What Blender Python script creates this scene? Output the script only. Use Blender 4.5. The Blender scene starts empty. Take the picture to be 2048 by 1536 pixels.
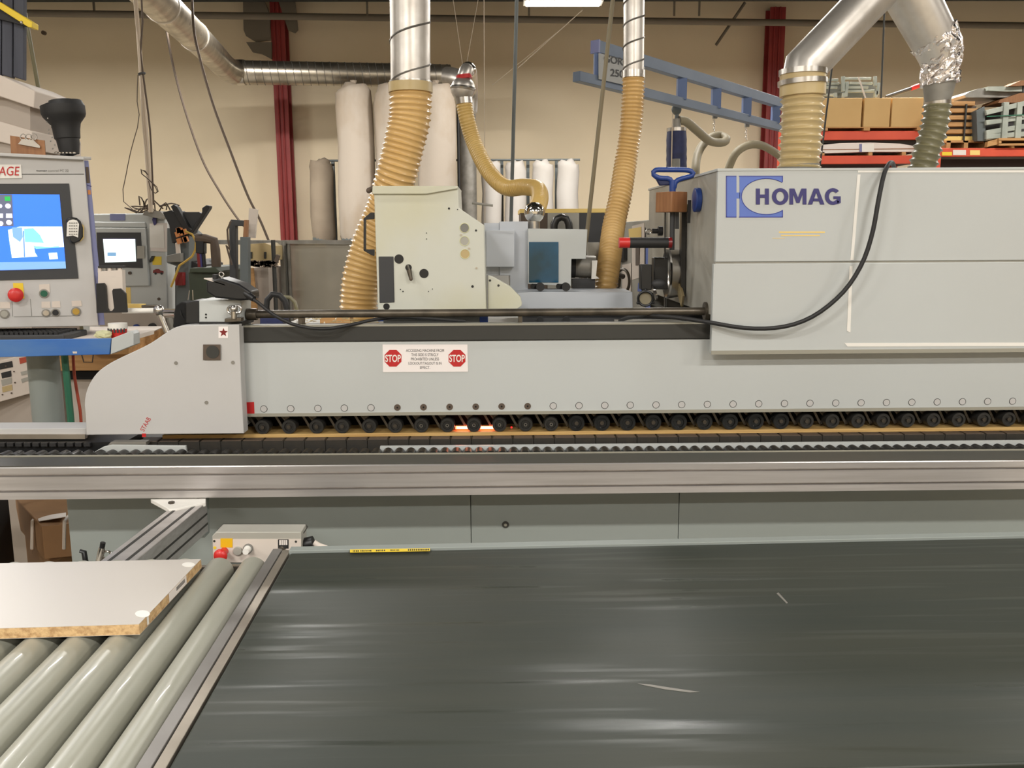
import bpy, bmesh, math, random
from mathutils import Vector, Matrix
random.seed(7)
PI = math.pi
C = bpy.context.scene.collection
# ------------------------------------------------------------------ camera
F = 1790.0
PITCH, YAW, ROLL = math.radians(9.55), math.radians(1.0), 0.0055
CAM = Vector((0, 0, 1.62))
fwd = Vector((math.sin(YAW)*math.cos(PITCH), math.cos(YAW)*math.cos(PITCH), -math.sin(PITCH)))
r0 = Vector((math.cos(YAW), -math.sin(YAW), 0)); u0 = r0.cross(fwd)
rt = r0*math.cos(ROLL) - u0*math.sin(ROLL)
up = u0*math.cos(ROLL) + r0*math.sin(ROLL)
cd = bpy.data.cameras.new('camera'); cam = bpy.data.objects.new('camera', cd); C.objects.link(cam)
cd.sensor_fit = 'HORIZONTAL'; cd.sensor_width = 36.0; cd.lens = F/2048*36.0
cd.clip_start = .05; cd.clip_end = 100
cam.matrix_world = Matrix(((rt.x, up.x, -fwd.x, CAM.x), (rt.y, up.y, -fwd.y, CAM.y), (rt.z, up.z, -fwd.z, CAM.z), (0, 0, 0, 1)))
sc = bpy.context.scene; sc.camera = cam
# ------------------------------------------------------------------ light and exposure
wd = bpy.data.worlds.new('world'); sc.world = wd; wd.use_nodes = True
wd.node_tree.nodes['Background'].inputs[0].default_value = (1.0, .93, .84, 1)
wd.node_tree.nodes['Background'].inputs[1].default_value = .05
sc.view_settings.view_transform = 'Standard'; sc.view_settings.look = 'None'
sc.view_settings.gamma = 1; sc.view_settings.use_curve_mapping = False
sc.view_settings.exposure = 0.0
LAMP_RGB = (1.0, .972, .925)
LAMPS = [(.80, 10.85, 120)] + [(x, 9.6, 195) for x in (-6.5, -2.6, 4.4, 8.6)] + [(1.2, 6.65, 80)] + [(x, 6.65, 90) for x in (-7.6, -4.0, 5.4, 9.4)] + [(x, 2.3, 28) for x in (-6, -2.2, 2.6, 7)] + [(x, y, 150) for y in (-1.6, -4.6) for x in (-6, -2, 2, 6)]  # unseen rows behind the camera added and boosted as fill
LAMP_Z = 4.22
for x, y, LAMP_W in LAMPS:
    ld = bpy.data.lights.new('lamp_light', 'AREA'); ld.shape = 'RECTANGLE'; ld.size = .9 if 0 < x < 2 and y > 5 else 1.15; ld.size_y = .26
    ld.energy = LAMP_W; ld.color = LAMP_RGB
    lo = bpy.data.objects.new('lamp_light', ld); C.objects.link(lo); lo.location = (x, y, LAMP_Z - .012)
# ------------------------------------------------------------------ pixel and mesh helpers
def ray(px, py): return fwd + rt*((px-1024)/F) + up*((768-py)/F)
class Plane:
    def __init__(s, p, n): s.q = Vector(p); s.n = Vector(n).normalized()
    def p(s, px, py, off=0.0):
        d = ray(px, py); t = (s.q + s.n*off - CAM).dot(s.n)/d.dot(s.n)
        return CAM + d*t
def YP(Y): return Plane((0, Y, 0), (0, -1, 0))
def W(px, py, Y): return YP(Y).p(px, py)
def PZ(px, py, z): return Plane((0, 0, z), (0, 0, 1)).p(px, py)
def X(px, Y, py=768): return W(px, py, Y).x
def Z(py, Y, px=1024): return W(px, py, Y).z
def rpx(r, P): return r/F*(Vector(P)-CAM).dot(fwd)
def lin(c):
    return tuple(((v/255)/12.92 if v/255 <= .04045 else ((v/255+.055)/1.055)**2.4) for v in c)
MT = {}
def mat(name, rgb, rough=.5, metal=0.0, rgb2=None, vs=4.0, st=(1, 1, 1), bump=0.0, bs=40.0, emit=0.0, lo=.35, hi=.7, alpha=1.0, coat=0.0, rv=0.0, bst=(1, 1, 1)):
    m = bpy.data.materials.new(name); m.use_nodes = True; nt = m.node_tree; b = nt.nodes['Principled BSDF']
    b.inputs['Base Color'].default_value = lin(rgb)+(1,); b.inputs['Roughness'].default_value = rough
    b.inputs['Metallic'].default_value = metal; b.inputs['Coat Weight'].default_value = coat
    tc = nt.nodes.new('ShaderNodeTexCoord')
    def noise(scale, stretch, det=5):
        mp = nt.nodes.new('ShaderNodeMapping'); mp.inputs['Scale'].default_value = stretch
        n = nt.nodes.new('ShaderNodeTexNoise'); n.inputs['Scale'].default_value = scale; n.inputs['Detail'].default_value = det
        nt.links.new(tc.outputs['Object'], mp.inputs[0]); nt.links.new(mp.outputs[0], n.inputs['Vector']); return n
    if rgb2 is not None:
        n = noise(vs, st); cr = nt.nodes.new('ShaderNodeValToRGB')
        cr.color_ramp.elements[0].position = lo; cr.color_ramp.elements[0].color = lin(rgb)+(1,)
        cr.color_ramp.elements[1].position = hi; cr.color_ramp.elements[1].color = lin(rgb2)+(1,)
        nt.links.new(n.outputs['Fac'], cr.inputs[0]); nt.links.new(cr.outputs[0], b.inputs['Base Color'])
        if rv:
            mr = nt.nodes.new('ShaderNodeMapRange'); mr.inputs[3].default_value = rough-rv; mr.inputs[4].default_value = rough+rv
            nt.links.new(n.outputs['Fac'], mr.inputs[0]); nt.links.new(mr.outputs[0], b.inputs['Roughness'])
    if bump:
        n = noise(bs, bst, 6); bp = nt.nodes.new('ShaderNodeBump'); bp.inputs['Strength'].default_value = bump; bp.inputs['Distance'].default_value = .01
        nt.links.new(n.outputs['Fac'], bp.inputs['Height']); nt.links.new(bp.outputs[0], b.inputs['Normal'])
    if emit:
        b.inputs['Emission Color'].default_value = lin(rgb)+(1,); b.inputs['Emission Strength'].default_value = emit
    b.inputs['Alpha'].default_value = alpha
    MT[name] = m; return m
class MB:
    def __init__(s): s.v = []; s.f = []; s.mi = []; s.cur = 0
    def m(s, i): s.cur = i; return s
    def add(s, vs, fs):
        o = len(s.v); s.v += [Vector(v) for v in vs]
        for f in fs: s.f.append(tuple(i+o for i in f)); s.mi.append(s.cur)
        return s
    def box(s, x0, x1, y0, y1, z0, z1):
        return s.add([(x0,y0,z0),(x1,y0,z0),(x1,y1,z0),(x0,y1,z0),(x0,y0,z1),(x1,y0,z1),(x1,y1,z1),(x0,y1,z1)],
                     [(0,3,2,1),(4,5,6,7),(0,1,5,4),(1,2,6,5),(2,3,7,6),(3,0,4,7)])
    def obox(s, c, ux, uy, uz):      # centre and three half vectors
        c = Vector(c); ux, uy, uz = Vector(ux), Vector(uy), Vector(uz)
        return s.add([c-ux-uy-uz, c+ux-uy-uz, c+ux+uy-uz, c-ux+uy-uz, c-ux-uy+uz, c+ux-uy+uz, c+ux+uy+uz, c-ux+uy+uz],
                     [(0,3,2,1),(4,5,6,7),(0,1,5,4),(1,2,6,5),(2,3,7,6),(3,0,4,7)])
    def bar(s, a, b, w, h=None):     # square bar from a to b
        a, b = Vector(a), Vector(b); d = b-a; h = h or w; dn = d.normalized()
        side = dn.cross(Vector((0,0,1))) if abs(dn.z) < .95 else Vector((1,0,0))
        side.normalize(); u = side.cross(dn).normalized()
        return s.obox((a+b)/2, side*(w/2), u*(h/2), d/2) if False else s.obox((a+b)/2, d/2, side*(w/2), u*(h/2))
    def prism(s, pts, ext):          # planar polygon extruded along a vector
        n = len(pts); pts = [Vector(p) for p in pts]; e = Vector(ext)
        return s.add(pts+[p+e for p in pts], [tuple(range(n)), tuple(range(2*n-1, n-1, -1))] + [(i, i+n, (i+1)%n+n, (i+1)%n) for i in range(n)])
    def poly(s, pl, pxs, d=.02, off=0.0):   # pixel outline on a plane, thickness d behind it
        return s.prism([pl.p(a, b, off) for a, b in pxs], -pl.n*d)
    def rect(s, pl, x0, y0, x1, y1, d=.02, off=0.0):
        return s.poly(pl, [(x0,y1),(x1,y1),(x1,y0),(x0,y0)], d, off)
    def tube(s, pts, r, seg=12, caps=True, flat=None):
        pts = [Vector(p) for p in pts]; n = len(pts)
        if not hasattr(r, '__len__'): r = [r]*n
        t = (pts[1]-pts[0]).normalized()
        a = t.cross(Vector((0,0,1))); a = a if a.length > .05 else t.cross(Vector((1,0,0))); a.normalize(); b = t.cross(a).normalized()
        vs = []; fs = []
        for i in range(n):
            tn = (pts[min(i+1,n-1)]-pts[max(i-1,0)]).normalized()
            q = t.rotation_difference(tn); a = q @ a; b = q @ b; t = tn
            for k in range(seg):
                th = 2*PI*k/seg; vs.append(pts[i]+(a*math.cos(th)+b*math.sin(th)*(flat or 1))*r[i])
        for i in range(n-1):
            for k in range(seg):
                fs.append((i*seg+k, i*seg+(k+1)%seg, (i+1)*seg+(k+1)%seg, (i+1)*seg+k))
        if caps: fs += [tuple(range(seg-1,-1,-1)), tuple(range((n-1)*seg, n*seg))]
        return s.add(vs, fs)
    def lathe(s, o, d, prof, seg=24):   # profile of (height along d, radius)
        o = Vector(o); d = Vector(d).normalized(); a = d.orthogonal().normalized(); g = d.cross(a); n = len(prof)
        vs = [o+d*h+(a*math.cos(2*PI*k/seg)+g*math.sin(2*PI*k/seg))*r for h, r in prof for k in range(seg)]
        fs = [(i*seg+k, i*seg+(k+1)%seg, (i+1)*seg+(k+1)%seg, (i+1)*seg+k) for i in range(n-1) for k in range(seg)]
        return s.add(vs, fs+[tuple(range(seg-1, -1, -1)), tuple(range((n-1)*seg, n*seg))])
    def cyl(s, a, b, r, r2=None, seg=20): return s.tube([a, b], [r, r if r2 is None else r2], seg)
    def disc(s, pl, px, py, r, d=.01, off=0.0, seg=20, front=0.0):   # pixel disc on a plane, radius in pixels; front>0 sticks out
        c = pl.p(px, py, off); return s.cyl(c+pl.n*front, c-pl.n*d, rpx(r, c), seg=seg)
    def ball(s, c, r, nu=16, nv=10, sq=(1,1,1)):
        c = Vector(c); vs = [c+Vector((0,0,r*sq[2]))]; fs = []
        for i in range(1, nv):
            for k in range(nu):
                a = PI*i/nv; b = 2*PI*k/nu; vs.append(c+Vector((math.sin(a)*math.cos(b)*sq[0], math.sin(a)*math.sin(b)*sq[1], math.cos(a)*sq[2]))*r)
        vs.append(c-Vector((0,0,r*sq[2]))); L = len(vs)-1
        for k in range(nu):
            fs.append((0, 1+k, 1+(k+1)%nu)); fs.append((L, L-nu+(k+1)%nu, L-nu+k))
            for i in range(nv-2): fs.append((1+i*nu+k, 1+(i+1)*nu+k, 1+(i+1)*nu+(k+1)%nu, 1+i*nu+(k+1)%nu))
        return s.add(vs, fs)
    def ring(s, c, n, R, r, seg=24, ss=8):
        c = Vector(c); n = Vector(n).normalized(); a = n.orthogonal().normalized(); b = n.cross(a); vs = []; fs = []
        for i in range(seg):
            th = 2*PI*i/seg; d = a*math.cos(th)+b*math.sin(th)
            for k in range(ss):
                ph = 2*PI*k/ss; vs.append(c+d*(R+r*math.cos(ph))+n*(r*math.sin(ph)))
        for i in range(seg):
            for k in range(ss): fs.append((i*ss+k, ((i+1)%seg)*ss+k, ((i+1)%seg)*ss+(k+1)%ss, i*ss+(k+1)%ss))
        return s.add(vs, fs)
    def mesh(s, name, mats, org=Vector((0,0,0)), smooth=35):
        me = bpy.data.meshes.new(name); me.from_pydata([v-org for v in s.v], [], s.f)
        for mt in (mats if isinstance(mats, (list, tuple)) else [mats]): me.materials.append(MT[mt])
        me.polygons.foreach_set('material_index', s.mi)
        bm = bmesh.new(); bm.from_mesh(me); bmesh.ops.recalc_face_normals(bm, faces=bm.faces); bm.to_mesh(me); bm.free()
        if smooth:
            me.polygons.foreach_set('use_smooth', [True]*len(me.polygons)); me.set_sharp_from_angle(angle=math.radians(smooth))
        me.update(); return me
ORG = {}
def tag(o, label, cat, group=None):
    o['label'] = label; o['category'] = cat
    if group: o['group'] = group
    return o
def thing(name, label, cat, loc, group=None):
    o = bpy.data.objects.new(name, None); C.objects.link(o); o.location = loc; o.empty_display_size = .1
    ORG[o] = Vector(loc); return tag(o, label, cat, group)
def part(name, mb, mats, parent, bev=0.0, smooth=35, label=None):
    org = ORG[parent]; o = bpy.data.objects.new(name, mb.mesh(name, mats, org, smooth)); C.objects.link(o); o.parent = parent; ORG[o] = org
    if bev: bevel(o, bev)
    if label: o['label'] = label
    return o
def bevel(o, w):
    b = o.modifiers.new('bevel', 'BEVEL'); b.width = w; b.segments = 2; b.limit_method = 'ANGLE'; b.angle_limit = math.radians(40)
def inst(name, me, parent, loc):
    o = bpy.data.objects.new(name, me); C.objects.link(o); o.parent = parent; o.location = Vector(loc)-ORG[parent]; ORG[o] = Vector(loc); return o
def single(name, mb, mats, label, cat, group=None, bev=0.0, smooth=35):
    xs = [v.x for v in mb.v]; ys = [v.y for v in mb.v]; zs = [v.z for v in mb.v]
    org = Vector(((min(xs)+max(xs))/2, (min(ys)+max(ys))/2, min(zs)))
    o = bpy.data.objects.new(name, mb.mesh(name, mats, org, smooth)); C.objects.link(o); o.location = org; ORG[o] = org
    if bev: bevel(o, bev)
    return tag(o, label, cat, group)
def struct(name, mb, mats, parent=None, smooth=0):
    if parent: return part(name, mb, mats, parent, smooth=smooth)
    o = bpy.data.objects.new(name, mb.mesh(name, mats, Vector((0,0,0)), smooth)); C.objects.link(o); ORG[o] = Vector((0,0,0)); o['kind'] = 'structure'
    return o
def text(name, s, pl, box, mt, parent, off=.0006, ang=0.0, bold=0.0, label=None, shear=0.0):
    """Lettering fitted to a pixel box on a plane."""
    cu = bpy.data.curves.new('t', 'FONT'); cu.body = s; cu.size = 1; cu.extrude = .004; cu.offset = bold; cu.align_x = 'CENTER'; cu.shear = shear
    cu.space_line = 1.05
    to = bpy.data.objects.new('t', cu); C.objects.link(to); bpy.context.view_layer.update()
    me = bpy.data.meshes.new_from_object(to); C.objects.unlink(to)
    xs = [v.co.x for v in me.vertices]; ys = [v.co.y for v in me.vertices]
    x0, y0, x1, y1 = box; a = pl.p(x0, y1, off); b = pl.p(x1, y1, off); d = pl.p(x0, y0, off)
    ux = (b-a); uy = (d-a); cx, cy = (min(xs)+max(xs))/2, (min(ys)+max(ys))/2; cen = a+ux/2+uy/2
    wx = ux.length/(max(xs)-min(xs)); wy = uy.length/(max(ys)-min(ys)); ex = ux.normalized(); ey = uy.normalized(); org = ORG[parent]
    for v in me.vertices:
        p, q = (v.co.x-cx)*wx, (v.co.y-cy)*wy; p, q = p*math.cos(ang)-q*math.sin(ang), p*math.sin(ang)+q*math.cos(ang)
        v.co = cen + ex*p + ey*q + pl.n*(v.co.z*.05) - org
    me.materials.clear(); me.materials.append(MT[mt])
    o = bpy.data.objects.new(name, me); C.objects.link(o); o.parent = parent; ORG[o] = org
    if label: o['label'] = label
    return o
def spline(pts, step):
    """Catmull-Rom through pts resampled at about step metres."""
    P = [Vector(p) for p in pts]; P = [P[0]*2-P[1]] + P + [P[-1]*2-P[-2]]; out = []
    for i in range(1, len(P)-2):
        a, b, c, d = P[i-1:i+3]
        for k in range(24):
            t = k/24; out.append(.5*((2*b)+(c-a)*t+(2*a-5*b+4*c-d)*t*t+(3*b-a-3*c+d)*t**3))
    out.append(P[-2]); res = [out[0]]; acc = 0; L = 0
    for i in range(1, len(out)): L += (out[i]-out[i-1]).length
    n = max(2, round(L/step)); st = L/n; i = 0; pos = 0; seg = (out[1]-out[0]).length; run = 0
    for k in range(1, n):
        tgt = k*st
        while run+seg < tgt and i < len(out)-2:
            run += seg; i += 1; seg = (out[i+1]-out[i]).length
        res.append(out[i].lerp(out[i+1], min(1, (tgt-run)/max(seg, 1e-9))))
    res.append(out[-1]); return res
def corrugated(m, pts, r, pitch, amp, seg=28):
    P = spline(pts, pitch/4); n = len(P)
    if not hasattr(r, '__len__'): r = [r, r]
    pat = (0, .2, 1, .25)
    return m.tube(P, [(r[0]+(r[-1]-r[0])*i/(n-1)) + amp*pat[i%4] for i in range(n)], seg)
def helix(m, a, b, R, pitch, r, phase=0.0):
    a, b = Vector(a), Vector(b); d = b-a; L = d.length; t = d.normalized(); e = t.orthogonal().normalized(); g = t.cross(e)
    n = int(L/pitch*20); P = [a+t*(L*i/n)+(e*math.cos(phase+2*PI*(L*i/n)/pitch)+g*math.sin(phase+2*PI*(L*i/n)/pitch))*R for i in range(n+1)]
    return m.tube(P, r, 5)
# ------------------------------------------------------------------ materials
mat('wall_paint', (238, 222, 193), .85, rgb2=(229, 211, 180), vs=.5, bump=.04, bs=30)
mat('floor_concrete', (165, 158, 146), .5, rgb2=(140, 134, 124), vs=2, bump=.05)
mat('roof_deck', (44, 48, 46), .8)
mat('roof_steel', (116, 107, 94), .7)
mat('column_red', (150, 52, 50), .5, rgb2=(136, 44, 42), vs=3)
mat('machine_grey', (188, 191, 189), .42, rgb2=(183, 185, 182), vs=1.2, coat=.05)
mat('machine_warm', (190, 188, 186), .45, rgb2=(187, 184, 180), vs=2)
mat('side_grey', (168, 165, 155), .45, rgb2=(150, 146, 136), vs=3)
mat('machine_cream', (202, 202, 190), .45, rgb2=(198, 193, 160), vs=1.6, lo=.48, hi=.7)
mat('light_bluegrey', (186, 190, 196), .45)
mat('frame_grey', (143, 149, 145), .5, rgb2=(136, 141, 135), vs=.8, st=(1, 1, 4))
mat('alu', (200, 196, 194), .34, .7, rgb2=(182, 177, 174), vs=3, st=(1, 8, 25), rv=.06)
mat('alu_worn', (150, 146, 142), .42, .6, rgb2=(122, 117, 112), vs=4)
mat('alu_dirty', (176, 166, 152), .42, .8, rgb2=(140, 132, 120), vs=5)
mat('dark_strip', (54, 53, 48), .55, rgb2=(45, 44, 40), vs=2)
mat('pale_edge', (150, 146, 132), .5)
mat('rail_strip', (66, 66, 60), .55, rgb2=(76, 70, 60), vs=3, st=(.5, 1, 1))
mat('black_rubber', (40, 39, 37), .32)
mat('black_plastic', (19, 19, 20), .42)
mat('soft_black', (31, 30, 30), .6)
mat('dark_void', (14, 13, 12), .9)
mat('chain_black', (40, 38, 34), .5, rgb2=(54, 48, 40), vs=20)
mat('dirty_steel', (104, 96, 84), .4, .6, rgb2=(70, 64, 56), vs=14)
mat('steel', (190, 185, 178), .28, 1.0)
mat('chrome', (215, 212, 206), .12, 1.0)
mat('galv', (212, 206, 198), .40, .85, rgb2=(190, 183, 174), vs=12, bump=.12, bs=10, rv=.08)
mat('galv_far', (190, 182, 168), .3, .95, rgb2=(150, 142, 128), vs=6, rv=.08)
mat('galv_dull', (150, 146, 138), .5, .4, rgb2=(120, 116, 108), vs=8)
mat('seam_grey', (112, 108, 102), .5, .5)
mat('foil', (220, 212, 206), .18, 1.0, bump=.6, bs=60)
mat('hose_tan', (212, 176, 116), .34, rgb2=(200, 160, 98), vs=5, coat=.2)
mat('hose_yellow', (212, 180, 112), .4, rgb2=(196, 162, 92), vs=4, coat=.1)
mat('hose_pale', (192, 170, 124), .36, rgb2=(176, 154, 106), vs=5, coat=.2)
mat('hose_olive', (122, 116, 86), .4, rgb2=(102, 97, 70), vs=5, coat=.15)
mat('hose_grey', (134, 124, 100), .6)
mat('belt', (44, 49, 43), .47, rgb2=(53, 55, 46), vs=1.6, st=(.6, 9, 1), bump=.05, bs=22, lo=.3, hi=.75, rv=.07, bst=(.15, 1, 1))
mat('roller_pvc', (166, 165, 151), .36, rgb2=(154, 153, 139), vs=4, st=(6, 1, 6), coat=.08)
mat('laminate', (193, 186, 178), .4)
mat('gloss_rubber', (30, 30, 29), .14)
mat('particle', (208, 174, 126), .8, rgb2=(158, 120, 78), vs=90, st=(1, 1, 1), lo=.42, hi=.72, bump=.3, bs=160)
mat('plywood', (200, 166, 106), .6, rgb2=(176, 138, 80), vs=7, st=(1, 6, 30))
mat('wood', (196, 150, 96), .6, rgb2=(170, 124, 72), vs=5, st=(1, 6, 12))
mat('wood_brown', (150, 104, 66), .5, rgb2=(132, 88, 54), vs=8, st=(10, 10, 1))
mat('cardboard', (205, 170, 116), .8, rgb2=(196, 160, 106), vs=2)
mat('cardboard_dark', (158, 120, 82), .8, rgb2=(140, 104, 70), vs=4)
mat('white', (232, 228, 220), .5)
mat('paper', (226, 216, 208), .7)
mat('sign_white', (238, 230, 226), .5)
mat('red', (184, 22, 24), .5)
mat('sign_red', (186, 30, 30), .5)
mat('button_red', (200, 44, 40), .35)
mat('dark_red', (120, 22, 24), .35)
mat('yellow', (232, 200, 50), .5)
mat('label_yellow', (226, 178, 22), .5)
mat('pale_yellow', (236, 204, 120), .5)
mat('yellow_dark', (190, 156, 70), .5)
mat('orange', (200, 128, 72), .6)
mat('navy', (52, 48, 108), .45)
mat('logo_blue', (92, 116, 190), .45)
mat('logo_edge', (60, 70, 150), .45)
mat('blue', (34, 62, 130), .4)
mat('blue_dark', (26, 32, 70), .6, rgb2=(34, 42, 86), vs=30)
mat('blue_paint', (52, 104, 176), .45, rgb2=(84, 124, 172), vs=3, st=(1, 1, 3))
mat('panel_blue', (120, 124, 164), .45)
mat('jib_upright', (84, 104, 146), .5)
mat('jib_blue', (104, 116, 134), .5, rgb2=(86, 100, 120), vs=3)
mat('jib_sign', (160, 160, 158), .6)
mat('teal_glass', (20, 62, 78), .12, rgb2=(24, 92, 132), vs=5)
mat('rack_orange', (214, 84, 56), .5, rgb2=(202, 76, 52), vs=5)
mat('rack_dark', (60, 44, 40), .7)
mat('galv_parts', (176, 180, 168), .5, rgb2=(150, 156, 146), vs=8)
mat('steel_dark', (92, 98, 98), .5)
mat('bag_cloth', (164, 153, 140), .9, rgb2=(136, 116, 90), vs=2.4, st=(1, 1, .5), lo=.45, hi=.8, bump=.25, bs=9)
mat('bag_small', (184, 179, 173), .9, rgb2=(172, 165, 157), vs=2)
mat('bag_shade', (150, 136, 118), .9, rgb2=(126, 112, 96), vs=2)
mat('green_dark', (58, 66, 48), .6, rgb2=(46, 52, 40), vs=6)
mat('green_hose', (46, 108, 82), .45)
mat('red_cord', (168, 68, 44), .5)
mat('brown', (88, 74, 62), .7)
mat('dark_grey', (56, 56, 57), .6)
mat('mid_grey', (122, 120, 114), .6)
mat('grey_cabinet', (172, 160, 148), .7)
mat('cabinet_white', (210, 198, 186), .7)
mat('slate', (76, 78, 88), .7, rgb2=(60, 62, 72), vs=3, st=(8, 1, .3))
mat('guard_pane', (184, 174, 156), .3, rgb2=(142, 138, 124), vs=1.5, alpha=.72)
mat('lamp_white', (255, 250, 240), .5, emit=9.0)
mat('screen_blue', (52, 116, 240), .3, emit=.9)
mat('screen_cyan', (120, 196, 230), .3, emit=1.0)
mat('screen_white', (232, 250, 246), .3, emit=1.0)
mat('screen_grey', (92, 98, 120), .3, emit=.7)
mat('screen_bar', (120, 165, 205), .3, emit=.8)
mat('screen_green', (36, 170, 80), .3, emit=.8)
mat('screen_lilac', (226, 222, 252), .3, emit=1.1)
mat('glow_red', (255, 96, 60), .5, emit=8)
mat('glow_core', (255, 196, 160), .5, emit=5)
mat('glow_dim', (220, 30, 30), .5, emit=1.5)
mat('green_button', (20, 88, 64), .4)
mat('gold_button', (178, 142, 56), .4)
mat('thread', (196, 180, 160), .7)
mat('cream_floor', (190, 172, 150), .8)
mat('skin_yellow', (206, 204, 160), .4)
mat('glass_clear', (180, 176, 168), .15, .3)
MT['belt'].node_tree.nodes['Principled BSDF'].inputs['Specular IOR Level'].default_value = .3
_nt = MT['belt'].node_tree; _b = _nt.nodes['Principled BSDF']      # polished wear streaks along the running direction
_tc = _nt.nodes.new('ShaderNodeTexCoord'); _mp = _nt.nodes.new('ShaderNodeMapping'); _mp.inputs['Scale'].default_value = (.5, 11, 1)
_n = _nt.nodes.new('ShaderNodeTexNoise'); _n.inputs['Scale'].default_value = 3.2; _n.inputs['Detail'].default_value = 3
_r = _nt.nodes.new('ShaderNodeMapRange'); _r.inputs[1].default_value = .54; _r.inputs[2].default_value = .74; _r.inputs[3].default_value = .47; _r.inputs[4].default_value = .21
_nt.links.new(_tc.outputs['Object'], _mp.inputs[0]); _nt.links.new(_mp.outputs[0], _n.inputs['Vector']); _nt.links.new(_n.outputs['Fac'], _r.inputs[0]); _nt.links.new(_r.outputs[0], _b.inputs['Roughness'])
# ------------------------------------------------------------------ setting
b = MB().box(-16, 16, -8, 17, -.1, 0); struct('floor', b, 'floor_concrete')
def yw(px, py=300): return 14.5 + .056*W(px, py, 14.5).x
b = MB().prism([(-16, 14.5-.9, 0), (16, 14.5+.9, 0), (16, 15.6, 0), (-16, 15.6-1.8, 0)], (0, 0, 7.0)); struct('wall_back', b, 'wall_paint')
struct('wall_left', MB().box(-16.2, -16, -8, 17, 0, 7), 'wall_paint')
struct('wall_right', MB().box(16, 16.2, -8, 17, 0, 7), 'wall_paint')
struct('wall_front', MB().box(-16, 16, -8.2, -8, 0, 7), 'wall_paint')
ceil = struct('ceiling', MB().box(-16, 16, -8, 17, 6.4, 6.6), 'roof_deck')
for x in (-12, -6.8, -1.6, 3.6, 8.8, 14):
    struct('ceiling_beam', MB().box(x-.11, x+.11, -8, 15.4, 6.15, 6.4), 'roof_steel', ceil)
for y in (2, 8, 13):
    struct('ceiling_beam', MB().box(-16, 16, y-.08, y+.08, 5.85, 6.15), 'roof_steel', ceil)
# dark eaves girder and purlins along the back wall
zt = W(700, 16, 13.6).z
g = MB().box(-16, 16, 12.9, 13.25, zt, zt+.75); struct('ceiling_girder', g, 'roof_deck', ceil)
for px in (35, 395, 600, 905, 1190, 1480, 1730, 1940):
    x = X(px, 12.9, 10); g = MB().box(x-.05, x+.05, 12.6, 12.9, zt+.03, zt+.75); struct('ceiling_purlin', g, 'roof_steel', ceil)
# red columns
for px0, px1, pyb, lab in ((545, 572, 480, 'red steel column on the back wall beside the tall filter bags'), (1530, 1560, 340, 'red steel column behind the lifter jib and the pallet rack')):
    Y = yw(px0)-.32; x0, x1 = X(px0+(8 if px0 < 900 else 0), Y, 300), X(px1+(8 if px0 < 900 else 0), Y, 300); w = x1-x0
    t = thing('steel_column', lab, 'column', ((x0+x1)/2, Y+.1, 0))
    part('flange', MB().box(x0, x1, Y, Y+.03, 0, zt+.2), 'column_red', t); part('flange', MB().box(x0, x1, Y+.24, Y+.27, 0, zt+.2), 'column_red', t)
    part('web', MB().box((x0+x1)/2-.02, (x0+x1)/2+.02, Y+.03, Y+.24, 0, zt+.2), 'column_red', t)
    for q in (.3, .62): part('conduit', MB().cyl((x0+w*q, Y-.015, 0), (x0+w*q, Y-.015, zt+.2), .014, seg=8), 'column_red', t)
    if px0 < 900:
        part('bracket', MB().poly(YP(Y-.05), [(486, 0), (528, 0), (540, 30), (540, 80), (512, 84), (492, 72), (487, 60)], .04), 'roof_steel', t)
        part('bracket', MB().poly(YP(Y-.08), [(492, 84), (543, 84), (543, 118), (524, 108), (505, 104)], .05), 'roof_steel', t)
        part('brace', MB().poly(YP(Y-.05), [(556, 0), (590, 0), (596, 60), (590, 66), (576, 60)], .03), 'roof_steel', t)
# ------------------------------------------------------------------ ceiling lights
def light(x, y, lab, L):
    t = thing('ceiling_light', lab, 'light', (x, y, LAMP_Z), 'ceiling lights')
    part('housing', MB().box(x-L/2-.03, x+L/2+.03, y-.13, y+.13, LAMP_Z+.005, LAMP_Z+.07), 'white', t)
    part('diffuser', MB().box(x-L/2, x+L/2, y-.11, y+.11, LAMP_Z-.008, LAMP_Z+.005), 'lamp_white', t)
    for s in (-1, 1): part('hanger', MB().cyl((x+s*L*.4, y, LAMP_Z+.07), (x+s*L*.4, y, 6.3), .006, seg=6), 'thread', t)
for x, y, _w in LAMPS:
    if (x, y) == (.80, 10.85): light(x, y, 'white fluorescent ceiling light at the top edge beside the slim metal duct', .85)
    else: light(x, y, 'white fluorescent ceiling light overhead, unseen and assumed', .9 if 0 < x < 2 and y > 5 else 1.15)
# ------------------------------------------------------------------ sprinkler pipe, wall fittings
t = thing('sprinkler_pipe', 'long brown sprinkler pipe running under the roof along the back wall', 'pipe', (0, 13.4, W(0, 26, 13.2).z))
part('pipe', MB().cyl(W(-60, 25, 13.1), W(2100, 52, 13.9), .048, seg=12), 'roof_steel', t)
for px in (190, 358, 735, 1058, 1348, 1398, 1754):
    a = W(px, 40, 13.3); a.z = W(px, 25+27*(px+60)/2160, 13.1+.8*(px+60)/2160).z; part('hanger', MB().cyl(a, a+Vector((0, 0, .45)), .016, seg=6), 'roof_steel', t)
single('wall_conduit', MB().cyl(W(1490, 5, 14.2), W(1432, 90, 14.2), .022, seg=8), 'roof_steel', 'thin brown conduit slanting down across the upper back wall left of the red column', 'conduit')
single('wall_hook', MB().disc(YP(13.5), 86, 65, 4, .05), 'brown', 'small dark round fitting high on the back wall at the left', 'fitting')
# ------------------------------------------------------------------ edge banding machine
M = thing('edge_banding_machine', 'long grey edge banding machine with blue emblem hood and black pressure rollers', 'machine', (.3, 3.3, 0))
XL, XR = -2.3, 2.75
BY = 2.86
def zl(py, Y): return Z(py, Y, 1024)
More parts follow.
